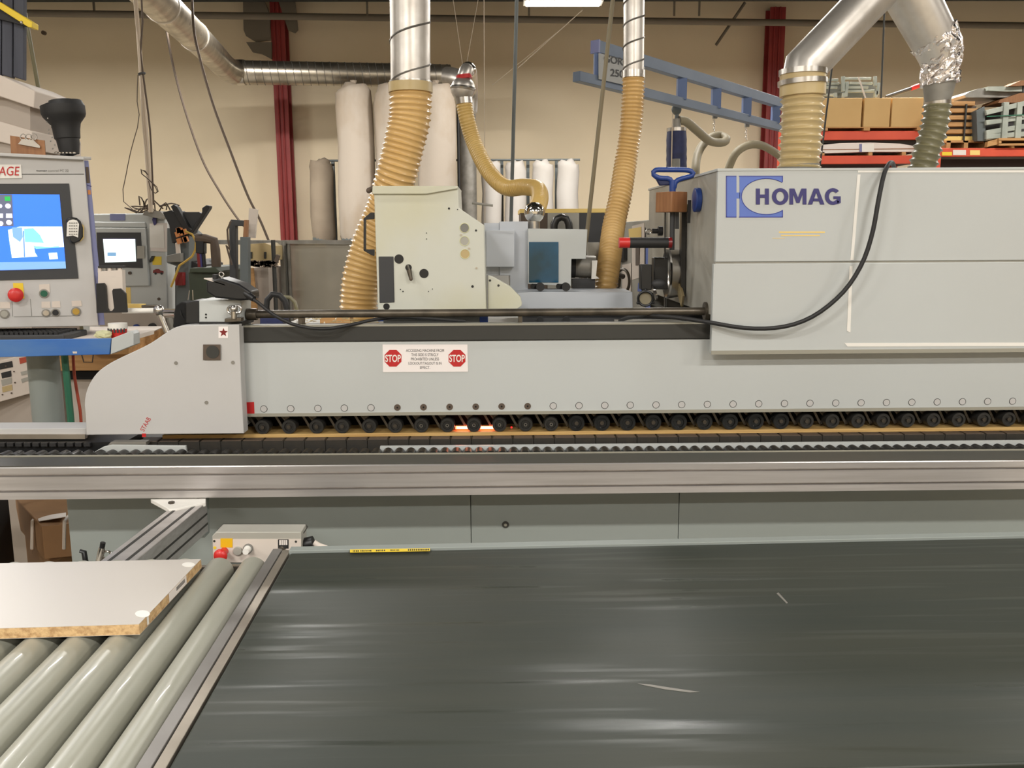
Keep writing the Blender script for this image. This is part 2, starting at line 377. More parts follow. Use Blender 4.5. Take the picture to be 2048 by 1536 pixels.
# lower frame in three panels
zf = zl(955, 2.78)
xs = [X(137, 2.78, 1050), X(942, 2.78, 1050), X(1357, 2.78, 1050), XR]
for i in range(3):
    part('frame_panel', MB().box(xs[i]+.001, xs[i+1]-.001, 2.78, 2.80, .10, zf), 'frame_grey', M, bev=.001)
part('base_frame', MB().box(xs[0]+.02, XR, 2.80, 3.9, .10, zf-.01), 'frame_grey', M)
for x in (xs[0]+.2, 0, 1.2, 2.4):
    for y in (2.9, 3.8): part('machine_foot', MB().cyl((x, y, 0), (x, y, .10), .05, .035), 'black_rubber', M)
hp = YP(2.78); pl = MB().disc(hp, 1011, 1049, 7, .006, front=.003); part('plug', pl, 'dark_strip', M)
part('plug_socket', MB().disc(hp, 1011, 1049, 3.2, .002, front=.005, seg=6), 'pale_edge', M)
part('shoulder_ledge', MB().box(xs[0], XR, 2.70, 2.85, zl(972, 2.75), zl(955, 2.75)), 'frame_grey', M)
# aluminium support rail with two grooves
RY = 2.57; z0, z1 = zl(989, RY), zl(923, RY); ga, gb = zl(939.5, RY), zl(971.5, RY)
prof = [(RY, z0), (RY, gb-.005), (RY+.014, gb-.004), (RY+.014, gb+.003), (RY, gb+.003), (RY, ga-.005), (RY+.014, ga-.004), (RY+.014, ga+.003), (RY, ga+.003), (RY, z1-.003), (RY+.003, z1), (RY+.115, z1), (RY+.115, z0)]
rail = MB().prism([(XL, y, z) for y, z in prof], (XR-XL, 0, 0)); part('support_rail', rail, 'alu', M)
part('slide_strip', MB().box(XL, XR, RY+.004, RY+.112, z1, z1+.003), 'rail_strip', M)
part('slide_lip', MB().box(XL, XR, RY+.112, RY+.118, z1-.01, z1+.007), 'pale_edge', M)
def settle(v):
    t_ = max(0, min(1.1, (v.z-z0)/(z1-z0))); v.z -= t_*(.002+.0031*(v.x+1.7))
for o_ in [c_ for c_ in M.children if c_.name.split('.')[0] in ('support_rail', 'slide_strip', 'slide_lip')]:
    for v_ in o_.data.vertices:
        w_ = v_.co+ORG[M]; settle(w_); v_.co = w_-ORG[M]
# small support rollers
sr = MB(); sr.cyl((0, 0, 0), (0, .05, 0), .0165, seg=18); sr.m(1).cyl((0, -.0015, 0), (0, .001, 0), .0095, seg=12)
sm = sr.mesh('support_roller', ['black_rubber', 'dark_void'])
zr = zl(894, 2.715)-.0165; x = X(4, 2.715, 895)
sp = (X(2048, 2.715, 895)-X(0, 2.715, 895))/89.0
while x < X(2100, 2.715, 895): inst('support_roller', sm, M, (x, 2.70, zr-.002-.0031*(x+1.7))); x += sp
part('roller_holder', MB().box(XL, XR, 2.70, 2.75, z0+.02, zr-.022), 'soft_black', M)
# pale guide strip behind them, wedge at the infeed
part('guide_strip', MB().poly(YP(2.765), [(760, 906), (760, 893.5), (2160, 881), (2160, 906)], .015), 'machine_grey', M)
part('guide_wedge', MB().poly(YP(2.76), [(182, 908), (192, 902), (206, 894), (222, 890.5), (300, 891.5), (371, 892), (373, 908)], .012), 'machine_grey', M, bev=.001)
# transport chain pads
cw = (X(1041, 2.83, 885)-X(999.5, 2.83, 885)); cz0, cz1 = zl(894, 2.83), zl(877.5, 2.83)
pm = MB(); pm.box(-cw/2+.0008, cw/2-.0008, 0, .07, cz0-.02, cz1); pm.m(1).box(-cw/2+.004, cw/2-.004, .004, .066, cz1, cz1+.002)
pme = pm.mesh('chain_pad', ['chain_black', 'brown'], smooth=0)
x = X(294, 2.83, 885)
while x < 2.7: inst('chain_pad', pme, M, (x, 2.83, 0)); x += cw
part('chain_track', MB().box(XL, XR, 2.80, 2.98, z0, cz0-.02), 'dark_void', M)
part('infeed_chain', MB().box(XL, X(255, 2.83, 885), 2.81, 2.95, cz0-.02, cz1+.006), 'black_plastic', M)
lk = MB()
for i in range(11):
    a = W(6+i*17, 888, 2.805); lk.box(a.x-.010, a.x+.010, 2.795, 2.81, a.z-.006, a.z+.005)
part('chain_links', lk, 'soft_black', M); M.children[-1]['kind'] = 'stuff'
part('infeed_table', MB().poly(YP(2.84), [(-60, 872), (-60, 858), (172, 857), (172, 873)], .10), 'machine_warm', M, bev=.001)
part('infeed_edge', MB().rect(YP(2.835), -60, 869, 170, 878, .02), 'alu_dirty', M)
part('infeed_fence', MB().box(XL, X(480, 2.98, 870), 2.97, 3.02, cz0, zl(868, 2.97)), 'black_plastic', M)
part('wear_plate', MB().poly(YP(2.79), [(215, 891), (222, 884), (292, 884), (292, 891)], .03), 'galv_dull', M)
# upper pressure beam
bx0 = X(484, BY, 760); zb0, zb1, zb2 = zl(826, BY), zl(681, BY), zl(649, BY)
part('pressure_beam', MB().box(bx0, XR, BY, 3.30, zb0, zb1), 'machine_grey', M, bev=.003)
part('beam_lip', MB().box(bx0+.002, XR, BY-.004, BY+.01, zb0-.004, zb0+.006), 'pale_edge', M)
part('beam_cover', MB().box(bx0, XR, BY-.006, 2.945, zb1+.001, zb2), 'dark_strip', M, bev=.003)
part('beam_cover_edge', MB().box(bx0, XR, BY-.008, BY+.03, zb2-.002, zb2+.003), 'pale_edge', M)
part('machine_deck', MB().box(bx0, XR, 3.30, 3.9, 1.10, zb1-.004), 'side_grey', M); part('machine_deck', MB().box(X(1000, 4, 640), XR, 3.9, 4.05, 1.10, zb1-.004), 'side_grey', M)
part('inner_panel', MB().box(bx0-.05, XR, 3.0, 3.1, cz0, zb0), 'dark_void', M)
part('inner_roof', MB().box(bx0, XR, 2.88, 3.0, zb0-.002, zb0+.004), 'dark_void', M)
bp = YP(BY)
plugx = [512+v/4 for v in (63, 278, 495, 707, 920, 1131, 1340, 1549, 1758, 1965)]+[1024+v/4 for v in (125, 330, 536, 742, 946, 1152, 1357, 1562, 1768, 1973)]+[1536+v/4 for v in (131, 335, 541, 744, 947, 1150, 1353, 1555, 1756, 1956)]+[2077]
rollx = [526, 579, 634, 685, 739, 791, 843, 895, 948, 999]+[1024+v/4 for v in (108, 313, 515, 718, 922, 1128, 1332, 1537, 1740, 1947)]+[1536+v/4 for v in (100, 305, 510, 715, 915, 1113, 1317, 1517, 1718, 1918)]+[2066]
def yl(px, a, b): return a+(b-a)*(px-500)/1550
zplug = W(1200, yl(1200, 818, 802), BY).z
pa = MB().cyl((0, -.0012, 0), (0, .004, 0), .0108, seg=20); pa.m(1).ring((0, -.0008, 0), (0, 1, 0), .0108, .0009, 20, 5); pa = pa.mesh('cap_plug', ['machine_warm', 'dark_strip'])
pb = MB().cyl((0, -.0012, 0), (0, .004, 0), .0108, seg=20); pb.m(1).cyl((0, -.0018, 0), (0, -.001, 0), .003, seg=8); pb = pb.mesh('cap_plug', ['brown', 'dark_void'])
for i, px in enumerate(plugx):
    a = W(px, yl(px, 818, 802), BY); o = inst('cap_plug', pb if 5 <= i <= 10 else pa, M, (a.x, BY, a.z))
    if 5 <= i <= 10: o['label'] = 'dark brown open screw plug'
def roller(R, small):
    m = MB(); prof = [(-.010, R*.30), (-.010, R*.56), (-.016, R*.62), (-.016, R*.93), (-.012, R), (.026, R), (.030, R*.9)]
    m.lathe((0, 0, 0), (0, 1, 0), prof, 28); return m.mesh('pressure_roller', 'black_rubber' if small else 'gloss_rubber', smooth=30)
RR, RS = .0275, .0243
rb, rs = roller(RR, 0), roller(RS, 1)
hub = MB().cyl((0, -.0185, 0), (0, -.01, 0), .0065, seg=12).mesh('roller_hub', 'dirty_steel')
hub2 = MB().ring((0, -.0185, 0), (0, 1, 0), .0045, .0018, 14, 6); hub2.m(1).cyl((0, -.018, 0), (0, -.01, 0), .0035, seg=8); hub2 = hub2.mesh('roller_hub', ['steel', 'dark_void'])
arm = MB()
arm.poly(YP(BY), [(1130-1153, 0), (1, 0)], 0) if False else None
s_ = .00165
def armpts(l): return [(x*s_, 0, -z*s_) for x, z in l]
arm.prism(armpts([(-38, -26), (-33, -26), (-14, 8), (-17, 12)]), (0, .004, 0)); arm.prism(armpts([(-28, -26), (-24, -26), (-9, -10), (-12, -6)]), (0, .004, 0))
arm.prism(armpts([(-12, -8), (-8, -12), (-12, 10), (-17, 12)]), (0, .004, 0)); arm.prism(armpts([(-24, -26), (-14, -24), (4, -8), (-4, 4), (-10, -8)]), (0, .006, 0))
arm = arm.mesh('roller_arm', 'dirty_steel', smooth=0)
ztop = {0: 0}
for i, px in enumerate(rollx):
    big = 12 <= i <= 20; R = RR if big else RS
    a = W(px, yl(px, 869, 852) if not big else yl(px, 869.5, 853.5), BY+.012); c = Vector((a.x, BY+.024, a.z+R))
    o = inst('pressure_roller', rb if big else rs, M, c); inst('roller_hub', hub if (i < 6 or i > 11) else hub2, o, c)
    inst('roller_arm', arm, M, (c.x, BY+.046, c.z))
# glowing heaters
for x0, x1 in ((911, 941), (959, 988)):
    h = MB().rect(YP(2.895), x0, 852.5, x1, 858.5, .006); h = part('heat_lamp', h, 'glow_red', M, label='glowing red hot heater strip between the rollers')
    part('lamp_core', MB().rect(YP(2.892), x0+3, 854, x1-2, 857.5, .004), 'glow_core', h)
part('indicator', MB().disc(YP(2.895), 1023, 855, 2, .004), 'glow_dim', M, label='tiny red indicator light')
# board going through the machine
t = thing('workpiece_board', 'long tan plywood board passing under the black pressure rollers', 'board', (0, 2.95, cz1))
zp = cz1+.0025; zq = W(1200, 862.5, 2.865).z
part('core', MB().box(X(325, 2.868, 880), 2.72, 2.868, 2.995, zp, zq), 'plywood', t, bev=.0008)
# end cover
EP = YP(2.80)
cv_ = [(v.x, v.z) for v in spline([(171, 0, 830), (169, 0, 808), (172, 0, 786), (181, 0, 764), (196, 0, 744), (216, 0, 729), (240, 0, 716), (268, 0, 703), (300, 0, 687), (330, 0, 667), (344, 0, 658), (360, 0, 652), (380, 0, 650.5)], 9)]
ec = MB().poly(EP, [(172, 870)]+cv_+[(478, 649), (482, 760), (488, 867)], .05)
E = part('end_cover', ec, 'machine_warm', M, bev=.002, smooth=20)
part('end_body', MB().box(X(300, 2.86, 800), X(486, 2.86, 800), 2.851, 3.25, zl(850, 2.86), zl(740, 2.86)), 'machine_grey', M)
def onE(name, mb, mt, lab=None, bev=0): return part(name, mb, mt, E, bev=bev, label=lab)
onE('latch_block', MB().rect(EP, 406, 689, 441, 720, .001, off=.006), 'brown', 'square dark brown latch block', .001)
onE('latch_cup', MB().disc(EP, 425, 704, 13, .001, off=.008), 'dark_strip')
onE('cover_screw', MB().disc(EP, 352, 726, 3.6, .002, front=.002), 'galv_dull'); onE('cover_screw', MB().disc(EP, 466, 725, 3.6, .002, front=.002), 'galv_dull'); onE('cover_screw', MB().disc(EP, 413, 805, 3.6, .002, front=.002), 'galv_dull')
onE('sticker', MB().rect(EP, 437, 653, 456, 676, .0005, off=.0008), 'sign_white', 'white sticker with a red and blue star')
st_ = [(447+ (9 if k % 2 == 0 else 4)*math.cos(PI/2+k*PI/5), 665-(9 if k % 2 == 0 else 4)*math.sin(PI/2+k*PI/5)) for k in range(10)]
onE('sticker_star', MB().poly(EP, st_, .0004, off=.0014), 'dark_red')
onE('red_tab', MB().rect(EP, 284, 867, 292, 874, .0005, off=.0008), 'red', 'small red square mark'); text('red_marking', 'STAAB', EP, (276, 844, 306, 853), 'red', E, ang=math.radians(62))
part('red_tape', MB().poly(bp, [(487, 805), (508, 804), (509, 828), (488, 829)], .0008, off=.0012), 'red', M, label='square of red tape')
# warning sign on the beam
S = part('warning_sign', MB().poly(bp, [(765, 689), (935, 689), (936, 743.5), (766, 744.5)], .001, off=.0018), 'sign_white', M, label='white warning sign with two red stop octagons')
for cx in (786, 914):
    cy = 716.5; oc = [(cx+18.2*math.cos(PI/8+k*PI/4), cy+18.2*math.sin(PI/8+k*PI/4)) for k in range(8)]
    part('stop_octagon', MB().poly(bp, oc, .0004, off=.0024), 'sign_red', S); text('stop_lettering', 'STOP', bp, (cx-15.5, 709.5, cx+15.5, 724), 'white', S, off=.0026, bold=.02)
for i, (s, x0, x1) in enumerate((('ACCESSING MACHINE FROM', 812, 888), ('THIS SIDE IS STRICLY', 822.5, 877), ('PROHIBITED UNLESS', 822, 878), ('LOCKOUT/TAGOUT IS IN', 817, 883), ('EFFECT.', 840, 860))):
    text('sign_lettering', s, bp, (x0, 698.3+i*8.5, x1, 703.8+i*8.5), 'soft_black', S, off=.002)
# guide rod
zrod = W(950, 625.5, 2.90).z
part('guide_rod', MB().cyl((X(486, 2.9, 625), 2.9, zrod), (X(1417, 2.9, 625), 2.9, zrod), .0128, seg=16), 'dirty_steel', M)
part('rod_collar', MB().cyl((X(494, 2.9, 625), 2.9, zrod), (X(514, 2.9, 625), 2.9, zrod), .019), 'dirty_steel', M)
part('rod_collar', MB().cyl((X(1408, 2.9, 625), 2.9, zrod), (X(1417, 2.9, 625), 2.9, zrod), .030), 'dirty_steel', M)
for px in (604, 1040): part('rod_support', MB().box(X(px, 2.93, 640)-.006, X(px, 2.93, 640)+.006, 2.9, 2.95, zb2, zrod), 'dirty_steel', M)
# sensor head left of the rod
part('head_block', MB().rect(YP(2.84), 398, 600, 482, 648, .12), 'machine_grey', M, bev=.003)
part('head_base', MB().rect(YP(2.83), 398, 644, 484, 652, .14), 'soft_black', M)
part('head_motor', MB().poly(YP(2.85), [(371, 606), (386, 601), (398, 602), (399, 648), (371, 647)], .10), 'black_plastic', M, bev=.003)
part('head_cone', MB().cyl(W(371, 626, 2.9), W(352, 632, 2.9), .035, .012), 'soft_black', M)
part('motor_cap', MB().poly(YP(2.87), [(345, 655), (350, 612), (362, 604), (374, 606), (374, 655)], .08), 'dark_void', M, bev=.004)
for py in (629, 635): part('screw_hole', MB().disc(YP(2.84), 412, py, 2, .001, front=.001), 'black_plastic', M)
part('wing_plate', MB().poly(YP(2.80), [(449, 637), (482, 635), (483, 643), (449, 645)], .03), 'dirty_steel', M, bev=.002)
wn = MB().ball(W(468, 618, 2.80), .012); wn.ring(W(462, 620, 2.80), (.3, 1, 0), .011, .004); wn.ring(W(475, 619, 2.80), (-.3, 1, 0), .011, .004); wn.cyl(W(468, 620, 2.80), W(468, 637, 2.80), .009); part('wing_nut', wn, 'steel', M)
part('sensor_pin', MB().cyl(W(376, 600, 2.88), W(379, 581, 2.88), .0016, seg=6), 'steel', M); part('sensor_pin', MB().cyl(W(386, 600, 2.88), W(385, 580, 2.88), .0016, seg=6), 'steel', M)
# hood
HY = 2.80; hx0 = X(1437, HY, 338); zh0, zh1 = zl(705, HY), zl(338.5, HY, ); zh1 = W(1740, 337, HY).z; zh0 = W(1740, 706, HY).z; zs = W(1740, 524, HY).z
side = Plane((hx0, 0, 0), (-1, 0, 0))
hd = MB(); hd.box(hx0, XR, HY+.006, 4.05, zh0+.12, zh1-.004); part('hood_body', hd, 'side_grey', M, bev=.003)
part('hood_panel', MB().box(hx0-.001, XR, HY, HY+.02, zs+.003, zh1), 'machine_grey', M, bev=.002)
part('hood_panel', MB().box(hx0-.006, XR, HY-.004, HY+.02, zh0, zs-.003), 'machine_grey', M, bev=.002)
part('hood_roof', MB().box(hx0-.004, XR, HY-.002, 4.06, zh1-.006, zh1+.002), 'machine_grey', M, bev=.001)
part('hood_lip', MB().box(hx0-.006, XR, HY-.007, HY-.003, zh0, zh0+.012), 'pale_edge', M)
hpn = YP(HY)
lo_ = YP(HY-.004)
tp = [(hpn, [(1715, 349), (1721, 349), (1707, 520), (1701, 520)]), (lo_, [(1699, 532), (1705, 532), (1703, 600), (1701, 665), (1694, 662)]), (hpn, [(1716, 345), (1716, 341), (2120, 340), (2120, 345)]), (lo_, [(1689, 686), (2120, 685), (2120, 692), (1695, 693)])]
for p_, q in tp: part('tape_strip', MB().poly(p_, q, .0008, off=.0012), 'white', M, label='strip of white tape stuck on the hood')
# emblem
em = MB(); cx, cy, rx, ry = 1533, 393, 50, 36
em.rect(hpn, 1453.5, 353, 1473, 434, .0006, off=.001); em.rect(hpn, 1473, 385, 1480, 397, .0006, off=.001); em.rect(hpn, 1479, 353, cx-rx, 434, .0006, off=.001)
N = 28
for i in range(N):
    a = cx-rx+(1565-cx+rx)*i/N; b_ = cx-rx+(1565-cx+rx)*(i+1)/N
    ya, yb = [ry*math.sqrt(max(0, 1-((q-cx)/rx)**2)) for q in (a, b_)]
    em.poly(hpn, [(a, cy-ya), (b_, cy-yb), (b_, 353), (a, 353)], .0006, off=.001); em.poly(hpn, [(a, 434), (b_, 434), (b_, cy+yb), (a, cy+ya)], .0006, off=.001)
part('emblem', em, 'logo_blue', M, smooth=0, label='blue emblem with an open oval')
ee = MB()
for q in ([(1452, 351.5), (1473, 351.5), (1473, 353.5), (1452, 353.5)], [(1478, 351.5), (1566, 351.5), (1566, 353.5), (1478, 353.5)], [(1452, 433), (1473, 433), (1473, 435), (1452, 435)], [(1478, 433), (1566, 433), (1566, 435), (1478, 435)], [(1452, 352), (1454, 352), (1454, 434), (1452, 434)], [(1564, 353), (1566, 353), (1566, 364), (1564, 364)], [(1564, 420), (1566, 420), (1566, 434), (1564, 434)]): ee.poly(hpn, q, .0004, off=.0014)
oval = [hpn.p(cx+rx*math.cos(a), cy+ry*math.sin(a), .0012) for a in [math.radians(d) for d in range(52, 309, 8)]]; ee.tube(oval, .0011, 4)
part('emblem_outline', ee, 'logo_edge', M, smooth=0)
lt = MB(); ht = 32.0
def lpoly(ox, pts): lt.poly(hpn, [(ox+a, 377+b_) for a, b_ in pts], .0005, off=.0022)
def larc(ox, a0, a1, rx1, ry1, rx2, ry2, n=26):
    for i in range(n):
        p, q_ = [math.radians(a0+(a1-a0)*(i+k)/n) for k in (0, 1)]
        lpoly(ox, [(rx1+rx1*math.cos(p), 16-ry1*math.sin(p)), (rx1+rx1*math.cos(q_), 16-ry1*math.sin(q_)), (rx1+rx2*math.cos(q_), 16-ry2*math.sin(q_)), (rx1+rx2*math.cos(p), 16-ry2*math.sin(p))])
lpoly(1512, [(0, ht), (0, 0), (8, 0), (8, 12), (18, 12), (18, 0), (26, 0), (26, ht), (18, ht), (18, 18.5), (8, 18.5), (8, ht)])
larc(1544, 0, 360, 16.5, 16.8, 8, 10)
lpoly(1579, [(0, ht), (0, 0), (10, 0), (17, 18), (24, 0), (34, 0), (34, ht), (26.5, ht), (26.5, 11), (20, ht-3), (14, ht-3), (7.5, 11), (7.5, ht)])
lpoly(1616, [(0, ht), (12, 0), (16.5, 0), (16.5, 8), (8.5, ht)]); lpoly(1616, [(33, ht), (21, 0), (16.5, 0), (16.5, 8), (24.5, ht)]); lpoly(1616, [(10, 25.5), (12, 20), (21, 20), (23, 25.5)])
larc(1650, 42, 322, 16, 16.8, 8, 10, 22); lpoly(1650, [(17, 15.5), (31.5, 15.5), (31.5, 29), (25, 31), (24, 21), (17, 21)])
part('maker_lettering', lt, 'navy', M, smooth=0)
sc_ = MB()
for a in ((1558, 463, 1650, 466), (1562, 470, 1640, 472), (1545, 476, 1570, 477)): sc_.rect(hpn, *a, .0003, off=.0006)
part('scratch_marks', sc_, 'pale_yellow', M)
# extension arm and bracket
A0, A1 = PZ(372, 1014, .845), PZ(240, 1118, .845); d = (A1-A0).normalized(); L = (A1-A0).length*1.7; sd = d.cross(Vector((0, 0, 1)))
ar = MB(); ctr = A0+d*(L/2-.05); ar.obox(ctr+Vector((0, 0, -.045)), d*(L/2), sd*.042, Vector((0, 0, .045))); X_ = part('extension_arm', ar, 'alu', M, bev=.002)
gm = MB()
for k in (-.021, .021): gm.obox(ctr+sd*k+Vector((0, 0, .0003)), d*(L/2-.002), sd*.004, Vector((0, 0, .0006)))
for k in (-.035, -.065):
    for s in (-1, 1): gm.obox(ctr+sd*s*.0422+Vector((0, 0, k)), d*(L/2-.002), sd*.0006, Vector((0, 0, .003)))
part('arm_grooves', gm, 'dark_strip', X_)
bz = z0-.004
bk = MB().prism([PZ(a, b_, bz) for a, b_ in ((301, 998), (412, 994), (411, 1005), (352, 1018), (338, 1018))], (0, 0, -.012)); part('white_bracket', bk, 'white', M, bev=.0015, label='white painted mounting bracket')
part('bracket_bolt', MB().cyl(PZ(343, 1007, bz)+Vector((0, 0, -.002)), PZ(343, 1007, bz)+Vector((0, 0, .006)), .009, seg=6), 'dirty_steel', M)
part('bracket_bolt', MB().cyl(PZ(398, 996, bz)+Vector((0, 0, -.002)), PZ(398, 996, bz)+Vector((0, 0, .006)), .005, seg=6), 'dirty_steel', M)
part('arm_plate', MB().poly(YP(2.60), [(392, 1000), (408, 1000), (409, 1076), (374, 1077), (372, 1066), (392, 1040)], .05), 'frame_grey', M, bev=.001)
# ------------------------------------------------------------------ belt conveyor in front
ZB = .90
A, B_ = PZ(577, 1106, ZB), PZ(331, 1536, ZB); dv = (A-B_).normalized(); rv = Vector((dv.y, -dv.x, 0))   # dv away, rv right
far = A; yb = far.y
def T(u, v, z): # u to the right, v away from the far-left belt corner
    return Vector((A.x, A.y, 0)) + rv*u + dv*v + Vector((0, 0, z))
V0 = -.888
def tbox(m, u0, u1, v0, v1, z0, z1): return m.obox((T((u0+u1)/2, (v0+v1)/2, (z0+z1)/2)), rv*((u1-u0)/2), dv*((v1-v0)/2), Vector((0, 0, (z1-z0)/2)))
t = thing('belt_conveyor', 'wide dark green belt conveyor in front of the edge banding machine', 'conveyor', T(1, -.4, 0))
part('belt', tbox(MB(), .004, 2.3, V0, .0, ZB-.03, ZB), 'belt', t, bev=.004)
part('far_rail', tbox(MB(), .0, 2.3, .004, .032, ZB-.10, ZB+.004), 'frame_grey', t, bev=.001, label='pale grey rail along the far edge')
part('near_rail', tbox(MB(), .0, 2.3, V0-.02, V0-.006, ZB-.12, ZB-.008), 'dark_strip', t)
part('frame', tbox(MB(), .02, 2.28, V0, -.01, ZB-.16, ZB-.035), 'dark_strip', t)
for u in (.1, 2.2):
    for v in (V0+.05, -.06): part('leg', tbox(MB(), u-.03, u+.03, v-.03, v+.03, 0, ZB-.16), 'frame_grey', t)
tapeT = Plane((0, 0, ZB+.0045), (0, 0, 1))
tp_ = part('warning_tape', MB().prism([PZ(a, b_, ZB+.0045) for a, b_ in ((700, 1099.5), (860, 1096.8), (860, 1102.2), (700, 1105.2))], (0, 0, .0006)), 'yellow', t, label='yellow tape strip with dark lettering')
mk = MB()
random.seed(3)
for x0, x1 in ((706, 718), (721, 741), (752, 769), (781, 800), (816, 856)):
    x = x0
    while x < x1:
        w = random.choice((1.2, 1.8, 2.2)); yy = 1104.2-(x-700)*.0185
        mk.prism([PZ(a, b_, ZB+.0052) for a, b_ in ((x, yy-3.4), (x+w, yy-3.4), (x+w, yy-.6), (x, yy-.6))], (0, 0, .0003)); x += w+random.choice((1.2, 1.8))
part('tape_lettering', mk, 'soft_black', tp_)
# worn scuffs and a painted lamp glint on the belt
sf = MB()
def belt_mark(pxs): sf.prism([PZ(a, b_, ZB+.0003) for a, b_ in pxs], (0, 0, .0002))
belt_mark([(1553, 1187), (1557, 1185), (1576, 1206), (1573, 1207)]); belt_mark([(1275, 1367), (1300, 1369), (1345, 1376), (1400, 1384), (1380, 1385), (1330, 1379), (1290, 1371)])  # the long tapered outline paints a lamp reflection in pale grey
part('scuff_glint', sf, 'galv_dull', t, label='pale scuffs and a painted lamp glint in the belt')
# wooden table beyond the near edge
single('wooden_tabletop', tbox(MB(), .3, 2.4, V0-.30, V0-.03, ZB-.045, ZB-.012), 'wood', 'strip of tan wooden tabletop at the lower right corner beyond the belt', 'table')
# ------------------------------------------------------------------ roller table
t = thing('roller_table', 'roller conveyor table with pale grey rollers at the lower left', 'conveyor', T(-.6, -.4, 0))
RD = .0315; SP = .0755
ra = MB().tube([(0, V0-.1, 0), (0, V0-.1+.004, 0), (0, -.018, 0), (0, -.012, 0)], [RD-.003, RD, RD, RD-.003], 36)
rm = ra.mesh('roller', 'roller_pvc', smooth=30)
ax = MB().cyl((0, -.02, 0), (0, .03, 0), .006, seg=10).mesh('roller_axle', 'steel')
ang = math.atan2(dv.x, dv.y)
for i in range(15):
    u = -.077 - SP*i; o = inst('roller', rm, t, T(u, 0, ZB-RD-.001)); o.rotation_euler = (0, 0, -ang)
    q = bpy.data.objects.new('roller_axle', ax); C.objects.link(q); q.parent = o
pr = part('side_rail', tbox(MB(), -.041, -.020, V0-.1, .028, ZB-.10, ZB+.001), 'alu_worn', t, bev=.0008, label='bare aluminium side rail')
part('side_rail', tbox(MB(), -.0175, .0, V0-.1, .022, ZB-.09, ZB-.0005), 'alu_dirty', t, bev=.0008, label='bare aluminium side rail')
part('rail_groove', tbox(MB(), -.021, -.017, V0-.1, .02, ZB-.02, ZB-.003), 'dark_strip', pr)
part('end_rail', tbox(MB(), -1.3, -.02, .012, .026, ZB-.10, ZB-.034), 'alu_dirty', t)
part('tray', tbox(MB(), -1.3, -.04, V0-.1, .02, ZB-.16, ZB-.09), 'dark_strip', t)
for u in (-1.2, -.1):
    for v in (V0, -.05): part('leg', tbox(MB(), u-.03, u+.03, v-.03, v+.03, 0, ZB-.16), 'frame_grey', t)
# chipboard panel
ZT = ZB+.0205
def PT(a, b_): return PZ(a, b_, ZT)
pts = [PT(-260, 1264), PT(278, 1248), PT(402, 1118), PT(-220, 1131)]
t = thing('chipboard_panel', 'white laminated chipboard panel lying on the pale rollers', 'board', Vector(((pts[0].x+pts[1].x)/2, (pts[0].y+pts[2].y)/2, ZB)))
part('core', MB().prism([p-Vector((0, 0, .0008)) for p in pts], (0, 0, -.0195)), 'particle', t)
part('laminate', MB().prism(pts, (0, 0, -.0008)), 'laminate', t)
part('laminate', MB().prism([p-Vector((0, 0, .0203)) for p in pts], (0, 0, -.0006)), 'laminate', t)
def oval(cx, cy, rx, ry): return MB().prism([PZ(cx+rx*math.cos(a*PI/10), cy+ry*math.sin(a*PI/10), ZT+.0002) for a in range(20)], (0, 0, .0006))
part('oval_sticker', oval(285, 1228, 15, 7), 'white', t, label='round white sticker'); part('oval_sticker', oval(377, 1129.5, 13, 4.5), 'white', t, label='round white sticker')
e0, e1 = pts[1], pts[2]; ed = (e1-e0).normalized(); en = Vector((ed.y, -ed.x, 0))
def elab(a, b_, mt, nm, lab, z0=.004, z1=.017, off=.0004):
    L = (e1-e0).length; return part(nm, MB().prism([e0+ed*L*a+en*off-Vector((0, 0, z1)), e0+ed*L*b_+en*off-Vector((0, 0, z1)), e0+ed*L*b_+en*off-Vector((0, 0, z0)), e0+ed*L*a+en*off-Vector((0, 0, z0))], en*.0004), mt, t, label=lab)
elab(.43, .72, 'paper', 'edge_label', 'white paper label on the chipboard edge', .001, .019)
elab(.10, .125, 'white', 'edge_label', 'narrow white label on the corner', .001, .018)
bm_ = MB(); L = (e1-e0).length
for k in range(16):
    a = .55+.009*k; bm_.prism([e0+ed*L*a+en*.0009-Vector((0, 0, .012)), e0+ed*L*(a+.004)+en*.0009-Vector((0, 0, .012)), e0+ed*L*(a+.004)+en*.0009-Vector((0, 0, .004)), e0+ed*L*a+en*.0009-Vector((0, 0, .004))], en*.0002)
part('barcode', bm_, 'soft_black', t)
# ------------------------------------------------------------------ push button box behind the roller table
cp = YP(2.075)
t = thing('push_button_box', 'beige push button box with red mushroom button behind the rollers', 'control box', cp.p(515, 1125))
part('housing', MB().poly(cp, [(424, 1125), (424, 1072), (432, 1064), (602, 1064), (604, 1125)], .06), 'side_grey', t, bev=.002)
part('face_plate', MB().poly(cp, [(426, 1125), (426, 1078), (602, 1078), (602, 1125)], .001, off=.001), 'cabinet_white', t)
part('box_back', MB().poly(YP(2.10), [(434, 1067), (434, 1060), (603, 1061), (608, 1067)], .05), 'dark_strip', t)
part('mounting', MB().box(cp.p(440, 1125).x, cp.p(600, 1125).x, 2.08, 2.12, .60, cp.p(515, 1125).z), 'frame_grey', t)
part('yellow_plate', MB().rect(cp, 441, 1077, 465, 1095, .001, off=.002), 'label_yellow', t, label='amber yellow legend plate')
part('yellow_dot', MB().disc(cp, 430, 1095, 3, .001, front=.002), 'yellow', t)
mb = MB(); c = cp.p(449, 1102); mb.cyl(c, c-Vector((0, .03, 0)), .010); mb.ball(c-Vector((0, .032, 0)), .0165, sq=(1, .6, 1)); part('stop_button', mb, 'button_red', t, label='red mushroom stop button')
part('blank_button', MB().disc(cp, 476, 1101, 9, .01, front=.006), 'side_grey', t, bev=.001)
k = MB(); c = cp.p(497, 1096); k.cyl(c, c-Vector((0, .008, 0)), .0115); part('knob_collar', k, 'mid_grey', t)
